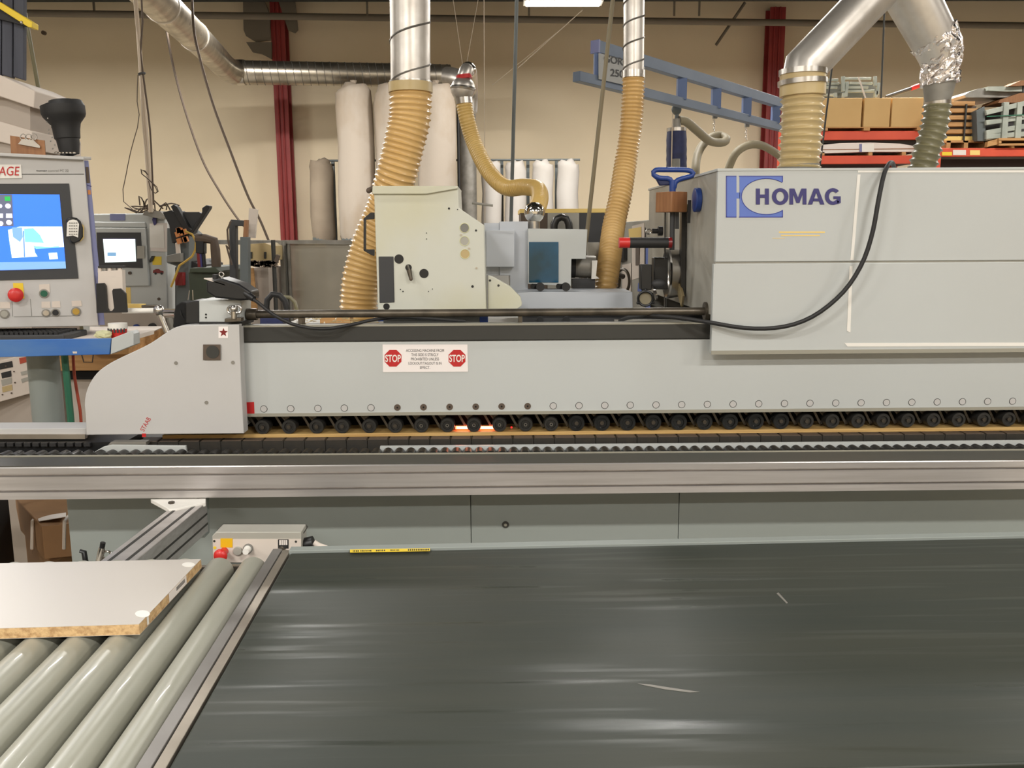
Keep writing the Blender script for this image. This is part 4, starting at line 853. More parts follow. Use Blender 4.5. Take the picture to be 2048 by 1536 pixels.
part('pole', MB().cyl((X(917, 12.45, 300), 12.45, 0), (X(917, 12.45, 300), 12.45, W(917, 215, 12.45).z), .02, seg=8), 'soft_black', t)
# ------------------------------------------------------------------ dust collectors
t0_ = thing('dust_collector', 'dust collector stand under the tall cream filter bags', 'machine', (X(790, 11.9, 480), 11.9, 0))
zc = W(790, 486, 11.6).z
part('bin', MB().box(X(660, 11.9, 500), X(920, 11.9, 500), 11.6, 12.2, .5, zc), 'mid_grey', t0_, bev=.01)
for px in (665, 790, 915): part('leg', MB().box(X(px, 11.9, 500)-.03, X(px, 11.9, 500)+.03, 11.62, 11.68, 0, .5), 'mid_grey', t0_)
def bag(x0, x1, yt, yb_, Y, mt, lab, grp, tie=True, vary=1):
    c = (x0+x1)/2; R = (X(x1, Y, 300)-X(x0, Y, 300))/2; zt_, zb_ = W(c, yt, Y).z, W(c, yb_, Y).z; xc = X(c, Y, 300); H = zt_-zb_
    t = thing('filter_bag', lab, 'filter bag', (xc, Y, zb_), grp)
    P = [(0, .92), (.06, 1), (.3, 1.02), (.6, .99), (.86, 1.0), (.925, .97), (.955, .88), (.975, .72), (.99, .45), (1.0, .12)]
    m = MB().tube([(xc+.01*math.sin(k*2.1+c), Y, zb_+H*f_) for k, (f_, s) in enumerate(P)], [R*s for f_, s in P], 26)
    part('sleeve', m, mt, t, smooth=60)
    if tie: part('tie', MB().cyl((xc, Y, zt_-.01), (xc, Y, zt_+.03), .03, .045, 10), mt, t)
    part('bottom_band', MB().cyl((xc, Y, zb_-.01), (xc, Y, zb_+.05), R*.95), 'steel_dark', t)
    return t
G = 'tall filter bags on the dust collector'
bag(675, 748, 166, 484, 12.0, 'bag_cloth', 'tall stained cream filter bag left of the tan hose', G)
bag(751, 826, 166, 484, 12.0, 'bag_cloth', 'tall cream filter bag mostly hidden behind the fat tan hose', G)
bag(836, 912, 166, 484, 12.0, 'bag_cloth', 'tall cream filter bag right of the fat tan hose above the cream unit', G)
t1_ = thing('dust_collector', 'low dust collector frame carrying the short filter bags', 'machine', (X(1000, 12.8, 480), 12.8, 0))
zt1 = W(1000, 320, 12.8).z
part('top_rail', MB().cyl((X(636, 12.8, 320), 12.8, zt1), (X(1160, 12.8, 320), 12.8, zt1), .015, seg=8), 'steel_dark', t1_)
for px in (668, 1004, 1056, 1113): part('post', MB().box(X(px, 12.9, 400)-.022, X(px, 12.9, 400)+.022, 12.9, 12.95, 0, zt1), 'steel_dark', t1_)
part('bin', MB().box(X(612, 12.8, 500), X(1165, 12.8, 500), 12.5, 13.1, .3, W(900, 493, 12.8).z), 'mid_grey', t1_)
G = 'short filter bags at the back wall'
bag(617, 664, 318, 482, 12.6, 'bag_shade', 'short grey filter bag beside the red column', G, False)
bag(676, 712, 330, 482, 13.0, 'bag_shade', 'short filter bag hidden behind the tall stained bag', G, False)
bag(962, 1002, 322, 482, 12.6, 'bag_small', 'short white filter bag behind the yellow hose', G, False)
bag(1010, 1052, 322, 482, 12.6, 'bag_small', 'short white filter bag behind the dark hanging pole', G, False)
bag(1064, 1107, 321, 482, 12.6, 'bag_small', 'short white filter bag above the steel ball joint', G, False)
bag(1114, 1158, 320, 482, 12.6, 'bag_small', 'rightmost short white filter bag at the back wall', G, False)
# ------------------------------------------------------------------ hanging poles, cords
def rod(name, a, b, r, mt, lab, cat, n=0): return single(name, MB().cyl(a, b, r, seg=10), mt, lab, cat)
rod('hanging_pole', W(1035, -60, 4.6), W(1022, 446, 4.6), .0095, 'steel_dark', 'dark grey vertical pole left of the ceiling light', 'pole')
rod('air_pipe', W(1229, -30, 4.1), W(1162, 575, 4.1), .0095, 'hose_grey', 'thin slanting grey air pipe left of the slim tan hose', 'pipe')
def cord(pts, r, mt, lab, nm='overhead_cable', cat='cord'): return single(nm, MB().tube(spline(pts, .05), r, 6), mt, lab, cat)
cord([W(318, -40, 9.6), W(330, 40, 9.6), W(345, 125, 9.6), W(370, 220, 9.6), W(405, 320, 9.6), W(440, 384, 9.6), W(470, 430, 9.6), W(490, 455, 9.6)], .012, 'brown', 'dark cord sagging from the overhead duct to the left of the upright post')
cord([W(383, -20, 8.6), W(388, 60, 8.6), W(398, 110, 8.6), W(425, 205, 8.6), W(460, 300, 8.6), W(495, 390, 8.6), W(520, 440, 8.6), W(540, 488, 8.6)], .012, 'brown', 'dark cord hanging in front of the overhead duct down to the fence')
t = thing('cable_drop', 'taped bundle of grey cables and pole dropping to the far left machine', 'cable', W(302, 420, 6.2))
part('pole', MB().tube([W(270, -20, 6.2), W(280, 110, 6.2), W(288, 220, 6.2), W(296, 330, 6.2), W(302, 425, 6.2)], [.011, .014, .017, .017, .015], 10), 'thread', t)
for dx, mt in ((-7, 'thread'), (8, 'brown')): part('cable', MB().tube(spline([W(274+dx, -20, 6.15), W(279+dx*.8, 60, 6.15), W(280, 90, 6.15), W(284+dx*.3, 150, 6.15), W(292+dx*.9, 250, 6.15), W(299+dx*.6, 330, 6.15), W(304+dx*.4, 410, 6.15)], .1), .006, 6), mt, t)
part('tie', MB().cyl(W(283, 146, 6.15), W(284, 149, 6.15), .024, seg=10), 'dark_grey', t)
part('wire', MB().tube(spline([W(276, 150, 6.1), W(274, 200, 6.1), W(278, 240, 6.1), W(262, 300, 6.1), W(250, 360, 6.1), W(244, 395, 6.1), W(256, 412, 6.1), W(272, 422, 6.1), W(290, 415, 6.1)], .08), .003, 5), 'brown', t)
lp = MB()
for a_ in (0, .6): lp.tube(spline([W(296, 350, 6.1), W(283+a_*6, 338, 6.1), W(282, 346, 6.1), W(296, 358, 6.1), W(312+a_*5, 376, 6.1), W(314, 388, 6.1), W(303, 380, 6.1), W(297, 362, 6.1)], .03), .003, 5, False)
part('wire_loop', lp, 'brown', t)
rod('yellow_rope', W(50, 26, 5.2), W(50+74*2.3, 26+414*2.3, 5.2), .011, 'hose_olive', 'yellow and black rope slanting down behind the black funnel light', 'rope')
for i, (a, b_, lab) in enumerate((((968, 0), (970, 470), 'thin pale string hanging straight down right of the steel elbow pipe'), ((1165, 20), (1036, 136), 'pale string slanting from the ceiling light to the dark pole'), ((905, -10), (925, 128), 'faint thread running down to the steel elbow pipe from upper left'), ((958, -10), (933, 128), 'faint thread running down to the steel elbow pipe from upper right'), ((1120, 60), (985, 170), 'faint diagonal thread crossing behind the dark pole'))):
    rod('string', W(*a, 5.0), W(*b_, 5.0), .0022 if i < 2 else .0012, 'thread', lab, 'string')
rod('safety_wire', W(1705, -200, 6.0), W(1640, 330, 6.0), .006, 'dark_strip', 'thin dark wire slanting in front of the cardboard boxes', 'wire')
rod('drop_wire', W(1776, -160, 8.6), W(1762, 196, 8.6), .008, 'dark_strip', 'thin dark wire hanging down above the cardboard boxes', 'wire')
# ------------------------------------------------------------------ pallet racking at the right
RYY = 9.0
def zr_(py, px=1740, Y=RYY): return W(px, py, Y).z
R1 = thing('pallet_rack', 'orange red pallet rack with cardboard boxes behind the hood', 'rack', (X(1740, RYY+.5, 300), RYY+.5, 0))
xa, xb = X(1628, RYY, 300), X(1856, RYY, 300)
for y0, y1 in ((262, 279.5), (311, 327.5)):
    part('beam', MB().box(xa, xb, RYY, RYY+.05, zr_(y1), zr_(y0)), 'rack_orange', R1, bev=.004); part('beam', MB().box(xa, xb, RYY+.95, RYY+1.0, zr_(y1), zr_(y0)), 'rack_orange', R1)
    part('shelf', MB().box(xa, xb, RYY+.05, RYY+.95, zr_(y1)+.02, zr_(y1)+.045), 'rack_dark', R1)
for x in (xa-.05, xb):
    for y in (RYY, RYY+.93): part('upright', MB().box(x, x+.05, y, y+.07, 0, zr_(262)+.1), 'rack_orange', R1)
part('back_sheet', MB().box(xa, xb, RYY+1.0, RYY+1.02, .6, zr_(330)), 'rack_dark', R1)
R2Y = 8.6
R2 = thing('pallet_rack', 'orange red pallet rack at the right edge with yellow labels on its beam', 'rack', (X(2000, R2Y+.5, 300), R2Y+.5, 0))
xc, xd = X(1883, R2Y, 300), X(2200, R2Y, 300); z_a, z_b = W(1960, 313, R2Y).z, W(1960, 296, R2Y).z
part('beam', MB().box(xc, xd, R2Y, R2Y+.05, z_a, z_b), 'rack_orange', R2, bev=.004); part('beam', MB().box(xc, xd, R2Y+.95, R2Y+1, z_a, z_b), 'rack_orange', R2); part('shelf', MB().box(xc, xd, R2Y+.05, R2Y+.95, z_a+.02, z_a+.05), 'rack_dark', R2)
for x in (xc-.05, xd):
    for y in (R2Y, R2Y+.93): part('upright', MB().box(x, x+.05, y, y+.07, 0, z_b+.05), 'rack_orange', R2)
part('back_sheet', MB().box(xc, xd, R2Y+.3, R2Y+.32, .6, z_a-.001), 'rack_dark', R2)
r2p = YP(R2Y)
part('beam_label', MB().rect(r2p, 1884, 304, 1904, 311, .001, off=.003), 'yellow', R2, label='yellow label'); part('beam_label', MB().rect(r2p, 1906, 300, 1932, 310, .001, off=.003), 'paper', R2, label='torn white label'); part('beam_label', MB().rect(r2p, 1940, 300.5, 1960, 310, .001, off=.003), 'pale_yellow', R2, label='pale yellow label')
# boxes
zbx = zr_(262)
pal = thing('pallet', 'wooden pallet under the cardboard boxes on the orange rack', 'pallet', (X(1745, RYY+.5, 300), RYY+.4, zbx))
for px in (1648, 1732, 1838): part('block', MB().box(X(px, RYY, 260)-.03, X(px, RYY, 260)+.03, RYY-.02, RYY+.8, zbx+.003, zbx+.028), 'wood', pal)
part('deck_board', MB().box(X(1640, RYY, 260), X(1850, RYY, 260), RYY-.02, RYY+.8, zbx+.028, zbx+.034), 'wood', pal)
for x0, x1, x0t, x1t, lab in ((1640, 1723, 1645, 1729, 'leftmost large cardboard box on the orange rack behind the ribbed hose'), (1727, 1780, 1731, 1787, 'middle large cardboard box on the orange rack'), (1782.5, 1845, 1789, 1850, 'right large cardboard box on the orange rack with a grey smudge')):
    z0_, z1_ = zbx+.035, zr_(196); bb = MB().box(X(x0, RYY, 230), X(x1-.8, RYY, 230), RYY-.01, RYY+.6, z0_, z1_)
    bx_ = single('cardboard_box', bb, 'cardboard', lab, 'box', 'cardboard boxes on the orange rack', bev=.004)
    g = MB().box((X(x0, RYY, 230)+X(x1, RYY, 230))/2-.003, (X(x0, RYY, 230)+X(x1, RYY, 230))/2+.003, RYY-.008, RYY+.6, z1_, z1_+.001); part('flap_seam', g, 'cardboard_dark', bx_)
# galvanised frames on top of boxes
ztp = zr_(196)+.002
t = thing('rail_bundle', 'stack of pale galvanised metal frames on top of the cardboard boxes', 'frames', (X(1715, RYY+.2, 190), RYY+.2, ztp))
def fb(px0, py0, px1, py1, w, y=RYY+.1, mt='galv_parts', h=None): return part('rail', MB().bar(W(px0, py0, y), W(px1, py1, y), w, h), mt, t, bev=.002)
for q in ((1688, 157, 1742, 157), (1700, 166, 1744, 167), (1698, 175, 1736, 175), (1694, 183, 1748, 182), (1650, 160, 1676, 160), (1646, 168, 1678, 167), (1646, 175, 1674, 175), (1644, 190, 1668, 190)): fb(*q, .022, RYY+.1)
for q in ((1686, 153, 1686, 183), (1694, 164, 1691, 194), (1750, 153, 1750, 172), (1757, 166, 1754, 190), (1688, 186, 1687, 195), (1752, 182, 1751, 195), (1670, 186, 1671, 195)): fb(*q, .03, RYY+.04)
part('strap', MB().bar(W(1717, 154, RYY-.02), W(1731, 196, RYY-.02), .012), 'cabinet_white', t)
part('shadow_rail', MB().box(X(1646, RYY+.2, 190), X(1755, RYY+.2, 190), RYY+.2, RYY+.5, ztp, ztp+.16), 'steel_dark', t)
t = thing('long_pipe', 'dark pipe with red end resting on the right cardboard box', 'pipe', W(1775, 194, RYY+.15))
part('pipe', MB().cyl(W(1772, 194, RYY+.2), W(1822, 177, RYY+.2), .018), 'dark_grey', t); part('red_end', MB().cyl(W(1822, 177, RYY+.2), W(1838, 171, RYY+.2), .022), 'red', t)
# shelf load on lower beam
zlw = zr_(311)
t = thing('wrapped_sheets', 'flat plastic wrapped stack of sheets with a white label on the lower rack shelf', 'package', (X(1735, RYY+.4, 300), RYY+.4, zlw))
q = YP(RYY+.02)
part('sheets', MB().poly(q, [(1641, 307), (1642, 290), (1680, 286), (1740, 285), (1800, 287), (1840, 294), (1842, 304), (1735, 304)], .8), 'paper', t, bev=.004)
part('sheet_line', MB().poly(q, [(1643, 298.5), (1840, 296.5), (1840, 298), (1643, 300)], .002, off=.004), 'wood_brown', t)
part('label', MB().rect(q, 1724, 287, 1748, 304, .002, off=.006), 'white', t, label='white paper label'); part('label_edge', MB().rect(q, 1719, 288, 1724, 304, .002, off=.005), 'panel_blue', t)
for px in (1645, 1741, 1808): part('block', MB().rect(q, px-4, 304, px+4, 311, .6), 'wood', t)
single('black_sheet', MB().poly(YP(RYY+.06), [(1640, 286), (1641, 278), (1720, 275), (1770, 272), (1815, 274), (1835, 278), (1835, 292), (1800, 288), (1740, 284)], .7), 'dark_strip', 'sagging black sheet lying on the wrapped stack in the rack', 'sheet')
# right rack load
q = YP(R2Y+.1); zq_ = z_b
t = thing('plank_stack', 'strapped stack of pale wooden planks on spacers on the right rack', 'planks', (X(1925, R2Y+.4, 300), R2Y+.4, zq_))
for i in range(6):
    yb2 = 281-i*14.0; x0 = 1888+i*1.2 if i < 5 else 1893
    part('plank_layer', MB().box(X(x0, R2Y+.12, yb2), X(1956 if i < 5 else 1950, R2Y+.12, yb2), R2Y+.12, R2Y+.7, W(1920, yb2, R2Y+.12).z, W(1920, yb2-8.5, R2Y+.12).z), 'wood' if i > 0 else 'pale_yellow', t, bev=.003)
    if i < 5: part('spacer', MB().box(X(x0+3, R2Y+.16, yb2), X(1952, R2Y+.16, yb2), R2Y+.16, R2Y+.6, W(1920, yb2-8.5, R2Y+.12).z, W(1920, yb2-14, R2Y+.12).z), 'brown', t)
part('strap', MB().box(X(1929, R2Y+.1, 250), X(1931, R2Y+.1, 250)+.004, R2Y+.1, R2Y+.115, W(1930, 284, R2Y+.1).z, W(1930, 208, R2Y+.1).z), 'dark_strip', t)
for px in (1897, 1932, 1971): part('pallet_block', MB().box(X(px, R2Y+.1, 290)-.02, X(px, R2Y+.1, 290)+.02, R2Y+.1, R2Y+.7, zq_, W(px, 282, R2Y+.12).z), 'wood', t)
part('pallet_deck', MB().box(X(1888, R2Y+.1, 290), X(1976, R2Y+.1, 290), R2Y+.1, R2Y+.7, W(1925, 283, R2Y+.12).z-.012, W(1925, 281, R2Y+.12).z), 'wood', t)
FY = R2Y-.02
t = thing('steel_frames', 'bundle of grey green steel frames on a wooden pallet at the right edge', 'frames', (X(2010, R2Y+.2, 300), R2Y+.2, zq_))
part('side_plate', MB().poly(YP(FY+.05), [(1955, 282), (1953, 222), (1969, 213), (1972, 282)], .5), 'steel_dark', t)
for y0, y1 in ((226, 206), (246, 234), (266, 252), (274, 268)): part('rail', MB().bar(W(1970, y0, FY+.04), W(2052, y1, FY+.04), .05, .045), 'galv_parts', t, bev=.003)
for px in (2009, 2036): part('post', MB().poly(YP(FY), [(px-6, 277), (px+0, 204), (px+10, 204), (px+6, 277)], .05), 'galv_parts', t, bev=.003)
part('post', MB().poly(YP(FY), [(2062, 277), (2064, 204), (2074, 204), (2072, 277)], .05), 'galv_parts', t)
part('rear_block', MB().poly(YP(FY+.3), [(1960, 270), (1962, 222), (2060, 206), (2090, 206), (2090, 276)], .2), 'dark_grey', t)
part('strap', MB().bar(W(1974, 233, FY-.01), W(2060, 229, FY-.01), .008), 'green_hose', t)
t = thing('pallet', 'wooden pallet under the steel frames at the right edge', 'pallet', (X(2020, R2Y+.2, 300), R2Y+.2, zq_))
part('deck_board', MB().poly(YP(FY-.02), [(1998, 281), (1998, 276), (2120, 275), (2120, 280)], .6), 'wood', t); part('deck_board', MB().poly(YP(FY-.02), [(1998, 291), (1998, 287), (2120, 286), (2120, 290)], .6), 'wood', t)
for px in (2000, 2110): part('block', MB().rect(YP(FY-.02), px-2, 280, px+3, 288, .6), 'wood', t)
for px in (2026, 2090): part('block', MB().rect(YP(FY), px-3, 290, px+3, 296, .6), 'wood', t)
part('runner', MB().poly(YP(FY), [(1974, 294), (1976, 283), (1998, 277), (1998, 288)], .05), 'wood', t)
single('sheet_metal_panel', MB().poly(YP(R2Y+.15), [(1929, 190), (1940, 183), (1958, 177), (1972, 176), (1974, 180), (2008, 180), (2040, 178), (2048, 186), (2010, 195), (1932, 195)], .5), 'galv_dull', 'grey sheet metal panel overhanging the right rack load', 'panel')
single('aluminium_box', MB().poly(YP(R2Y+.1), [(1976, 181), (1976, 173), (2048, 172), (2060, 172), (2060, 183), (2010, 183)], .2), 'galv_parts', 'pale aluminium box section lying on the sheet metal panel', 'profile')
t = thing('top_boards', 'brown boards propped on the frames at the right edge', 'boards', W(2035, 200, R2Y+.2)); part('board', MB().poly(YP(R2Y+.05), [(2000, 200), (2040, 186), (2090, 184), (2090, 204), (1996, 206)], .3), 'wood_brown', t); part('board', MB().poly(YP(R2Y+.05), [(2018, 172), (2042, 161), (2090, 160), (2090, 166), (2036, 172)], .2), 'wood_brown', t)
part('prop', MB().cyl(W(2046, 166, R2Y+.1), W(2046, 190, R2Y+.1), .008), 'dark_grey', t)
single('camera_mount', MB().box(X(1884, 12.0, 10), X(1892, 12.0, 10), 12.0, 12.15, W(1888, 28, 12).z, 6.2), 'dark_grey', 'small dark box fixed up under the roof above the right rack', 'fixture')
# brown speckled cover / cabinet behind the window unit
t = thing('wood_top_cabinet', 'grey and dark brown panelled cabinet with a wooden top behind the window unit', 'cabinet', (X(1120, 5.2, 500), 5.3, 0))
q = YP(5.2)
part('top', MB().poly(q, [(1040, 426), (1040, 418), (1228, 417), (1228, 425)], .5), 'pale_yellow', t)
zc_ = 0
def cpan(x0, x1, mt, nm='panel', yb=620): part(nm, MB().rect(q, x0, 425.5, x1, yb, .45), mt, t, bev=.001)
cpan(1042, 1094.5, 'dark_red' if False else 'brown'); cpan(1095, 1158.5, 'side_grey'); cpan(1159, 1228, 'dark_grey')
part('body', MB().box(X(1044, 5.3, 600), X(1226, 5.3, 600), 5.3, 5.7, 0, W(1100, 600, 5.3).z), 'brown', t)
am = MB().tube(spline([W(1108, 460, 5.1), W(1109, 446, 5.1), W(1116, 436, 5.1), W(1126, 434, 5.1), W(1135, 440, 5.1), W(1138, 452, 5.1), W(1139, 470, 5.1)], .03), .021, 12)
single('black_hose_loop', am, 'black_rubber', 'black hose loop standing up behind the window unit', 'hose')
# ------------------------------------------------------------------ guard fence behind the left end of the machine
t = thing('guard_fence', 'metal guard fence with a cloudy clear pane behind the machine end', 'fence', (X(650, 5.4, 500), 5.4, 0))
def fp_(px, Y, w=.03, mt='galv_dull', yt=484): part('post', MB().box(X(px, Y, 550)-w/2, X(px, Y, 550)+w/2, Y, Y+w, 0, W(px, yt, Y).z), mt, t, bev=.002)
fp_(566, 5.35, .025); fp_(573, 5.4, .025, 'mid_grey'); fp_(744, 5.4, .03); fp_(578, 5.4, .02)
part('top_rail', MB().bar(W(430, 484, 6.4), W(566, 486, 5.35), .03), 'galv_dull', t); part('top_rail', MB().bar(W(566, 484, 5.4), W(745, 484, 5.4), .022), 'galv_dull', t)
part('pane', MB().poly(YP(5.42), [(580, 700), (578, 488), (742, 488), (742, 700)], .006), 'guard_pane', t, label='cloudy clear plastic pane')
part('kick_panel', MB().box(X(580, 5.41, 700), X(742, 5.41, 700), 5.41, 5.43, 0, W(660, 700, 5.41).z), 'mid_grey', t)
# posts, boards and clutter left of it
t = thing('post_frame', 'dark upright frame post with an L shaped arm left of the red column', 'post', (X(490, 4.9, 600), 4.9, 0))
part('channel', MB().poly(YP(4.9), [(464, 1035), (458, 445), (462, 439), (488, 441), (488, 452), (471, 452), (476, 1035)], .05), 'dark_grey', t, bev=.002)
part('post', MB().poly(YP(4.8), [(478, 1040), (480, 474), (495, 474), (500, 1040)], .06), 'steel_dark', t, bev=.002)
part('cable', MB().tube(spline([W(462, 442, 4.85), W(455, 452, 4.85), W(456, 480, 4.85), W(460, 500, 4.85), W(452, 486, 4.85), W(455, 500, 4.85), W(464, 530, 4.85)], .05), .005, 6), 'brown', t)
part('wood_strip', MB().poly(YP(4.85), [(486, 474), (488, 440), (495, 440), (494, 474)], .03), 'wood_brown', t)
single('white_board', MB().poly(YP(5.0), [(495, 476), (498, 416), (515, 419), (510, 476)], .02), 'cabinet_white', 'narrow white board standing up beside the dark post', 'board')
t = thing('storage_cart', 'cart with a cream box and a frayed brown broom left of the guard fence', 'cart', (X(520, 5.1, 600), 5.2, 0))
part('cream_box', MB().poly(YP(5.1), [(496, 522), (496, 488), (530, 486), (544, 492), (544, 522)], .3), 'hose_pale', t, bev=.003)
for px in (500, 528): part('strap', MB().rect(YP(5.09), px, 504, px+4, 517, .01), 'dark_strip', t)
part('cabinet', MB().box(X(500, 5.1, 600), X(540, 5.1, 600), 5.1, 5.5, 0, W(520, 536, 5.1).z), 'grey_cabinet', t, bev=.004)
part('wood_slat', MB().poly(YP(5.05), [(499, 620), (500, 536), (506, 536), (514, 620)], .02), 'wood', t)
random.seed(9); bz_ = MB()
for k in range(60):
    px = random.uniform(497, 553); py = 527+random.uniform(-4, 5); bz_.bar(W(px, py, 4.95), W(px+random.uniform(4, 12), py+random.uniform(-3, 3), 4.95), .01)
bz_.bar(W(552, 524, 4.95), W(557, 510, 4.95), .02)
br = part('broom_bristles', bz_, 'brown', t, label='frayed brown bristles'); br['kind'] = 'stuff'
part('pole', MB().cyl((X(547, 4.97, 560), 4.97, 0), W(546, 480, 4.97), .012, seg=8), 'dark_strip', t)
t = thing('coiled_hose', 'short arch of black and olive hose poking above the guide rod', 'hose', W(550, 622, 3.6))
part('black_hose', MB().tube(spline([W(535, 630, 3.6), W(533, 606, 3.6), W(540, 591, 3.6), W(552, 588, 3.6), W(566, 596, 3.6), W(573, 612, 3.6), W(575, 632, 3.6)], .03), .012, 10), 'soft_black', t)
part('olive_hose', MB().tube(spline([W(566, 594, 3.65), W(580, 595, 3.65), W(590, 605, 3.65), W(596, 632, 3.65)], .03), .008, 8), 'hose_olive', t)
# far machine tool clutter
FYM = 5.8
t = thing('machine_tool', 'black and green machine tool with V shaped arms beyond the small control panel', 'machine', (X(385, FYM+.2, 600), FYM+.2, 0))
def fm(nm, pts_, mt, d=.2, Y=FYM, lab=None, bev=.003): return part(nm, MB().poly(YP(Y), pts_, d), mt, t, bev=bev, label=lab)
fm('arm', [(341, 413), (347, 409), (354, 414), (382, 462), (384, 474), (371, 466)], 'soft_black', .06)
fm('arm', [(378, 468), (390, 450), (404, 424), (404, 416), (413, 410), (419, 412), (418, 417), (385, 468)], 'soft_black', .06)
fm('arm_plate', [(356, 424), (398, 424), (404, 428), (388, 452), (382, 470), (372, 460), (360, 432)], 'dark_grey', .04, FYM+.05)
fm('head', [(325, 425), (342, 420), (352, 428), (370, 462), (368, 480), (344, 486), (338, 450)], 'soft_black', .25, FYM+.02)
fm('column', [(334, 456), (362, 456), (378, 470), (378, 620), (352, 620), (352, 532), (334, 526)], 'steel_dark', .3, FYM+.05)
fm('panel', [(350, 486), (358, 484), (360, 508), (352, 512)], 'cabinet_white', .02, FYM)
fm('housing', [(346, 508), (361, 506), (361, 524), (333, 524), (333, 512)], 'mid_grey', .06, FYM-.02)
fm('red_block', [(350, 545), (366, 545), (366, 571), (350, 571)], 'dark_red', .05)
fm('base', [(350, 945), (350, 535), (378, 520), (400, 530), (400, 945)], 'soft_black', .5, FYM+.1)
ob = MB(); random.seed(4)
for k in range(9): 
    p = W(random.uniform(354, 374), random.uniform(458, 484), FYM-.04); ob.obox(p, (.012, 0, .004), (0, .01, 0), (-.004, 0, .016))
part('orange_connectors', ob, 'orange', t)
part('yellow_cable', MB().tube(spline([W(370, 462, FYM-.05), W(384, 468, FYM-.05), W(392, 484, FYM-.05), W(388, 508, FYM-.05), W(372, 522, FYM-.05), W(358, 532, FYM-.05), W(352, 550, FYM-.05), W(342, 574, FYM-.05)], .05), .007, 6), 'yellow_dark', t)
t = thing('tool_cabinet', 'dark green steel cabinet with tools on top behind the handset', 'cabinet', (X(410, 5.0, 600), 5.1, 0))
zg = W(410, 544, 4.98).z
part('body', MB().box(X(380, 5.0, 600), X(436, 5.0, 600), 5.0, 5.5, 0, zg), 'green_dark', t, bev=.004); part('top', MB().poly(YP(4.97), [(378, 545), (380, 536), (430, 535), (440, 543), (436, 546)], .5), 'green_dark', t, bev=.004)
t = thing('clamp_tools', 'brown and red handled tools standing on the green cabinet', 'tools', W(405, 536, 5.1))
for px, mt in ((397, 'dark_red'), (402, 'navy'), (406, 'soft_black')): part('tool_handle', MB().bar(W(px, 500, 5.1), W(px+3, 536, 5.1), .02), mt, t, bev=.003)
tb = MB(); tb.tube(spline([W(392, 476, 5.1), W(410, 477, 5.1), W(426, 480, 5.1), W(430, 492, 5.1), W(433, 536, 5.1)], .05), [.035, .036, .034]+[.018]*30 if False else .026, 10)
part('vise_arm', tb, 'brown', t); part('vise_head', MB().poly(YP(5.08), [(391, 506), (391, 470), (404, 468), (407, 478), (407, 508)], .06), 'soft_black', t, bev=.004)
# ------------------------------------------------------------------ far left machine with the small screen
Q = YP(6.3)
t = thing('control_cabinet', 'grey machine cabinet with a small white screen behind the large terminal', 'machine', (X(260, 6.5, 600), 6.5, 0))
part('body', MB().poly(Q, [(140, 900), (150, 428), (320, 426), (331, 430), (345, 900)], .7), 'machine_grey', t, bev=.01)
part('cap', MB().poly(YP(6.28), [(140, 454), (140, 443), (290, 444), (292, 456)], .1), 'machine_grey', t, bev=.008)
part('door', MB().poly(YP(6.27), [(160, 566), (160, 455), (291, 456), (298, 572), (196, 573)], .03), 'machine_grey', t, bev=.006)
P2 = YP(6.265)
part('bezel', MB().poly(P2, [(193, 465), (281, 465), (285, 536), (196, 534)], .004, off=.001), 'dark_grey', t)
sn = part('screen', MB().poly(P2, [(206, 478), (270, 478), (272, 523), (210, 525)], .003, off=.004), 'screen_white', t, label='lit white screen')
part('screen_header', MB().poly(P2, [(206, 478), (270, 478), (270, 483), (207, 484)], .001, off=.006), 'screen_lilac', sn); part('screen_button', MB().poly(P2, [(215, 505), (232, 505), (232, 512), (215, 512)], .001, off=.006), 'screen_bar', sn)
part('door_tag', MB().rect(P2, 274, 492, 289, 517, .002, off=.004), 'side_grey', t); part('badge', MB().rect(Q, 220, 428, 250, 441, .004, off=.006), 'panel_blue', t)
part('door_lock', MB().disc(P2, 260, 546, 3, .01, front=.01), 'brown', t); part('body_plug', MB().disc(Q, 318, 598, 3, .004, front=.004), 'brown', t)
pp = part('paper_sheets', MB().poly(Q, [(299, 447), (334, 446), (339, 504), (301, 502)], .004, off=.012), 'paper', t, label='white papers hung under a black clip'); part('paper_sheet', MB().poly(Q, [(299, 450), (327, 450), (329, 496), (300, 495)], .002, off=.016), 'white', pp)
part('clip', MB().poly(Q, [(304, 439), (306, 435), (312, 436), (312, 448), (308, 451)], .01, off=.022), 'navy', t)
part('sticky_note', MB().rect(Q, 305, 513, 323, 530, .001, off=.002), 'yellow', t, label='yellow sticky note'); part('black_magnet', MB().poly(Q, [(298, 522), (303, 512), (309, 512), (305, 522), (300, 525)], .01, off=.012), 'black_plastic', t)
cs = MB().poly(Q, [(306, 546), (306, 541), (312, 538), (318, 538), (321, 541), (327, 542), (327, 547)], .001, off=.002)
cs = part('car_sticker', cs, 'dark_red', t, label='small red car sticker')
for px in (311, 323): part('sticker_wheel', MB().disc(Q, px, 547, 2.4, .001, off=.004), 'soft_black', cs)
part('strip_label', MB().poly(Q, [(251, 575), (261, 575), (262, 607), (253, 607)], .001, off=.002), 'pale_yellow', t)
part('control_box', MB().poly(YP(6.1), [(200, 668), (200, 622), (330, 622), (334, 668)], .2), 'grey_cabinet', t); part('blue_knob', MB().disc(YP(6.1), 274, 654, 6, .01, front=.02), 'blue', t); part('rotary_switch', MB().disc(YP(6.1), 306, 654, 8, .01, front=.02), 'black_plastic', t)
part('trunk', MB().poly(YP(6.2), [(285, 430), (290, 422), (320, 422), (330, 432), (322, 438)], .1), 'galv_dull', t)
wn_ = MB(); random.seed(2)
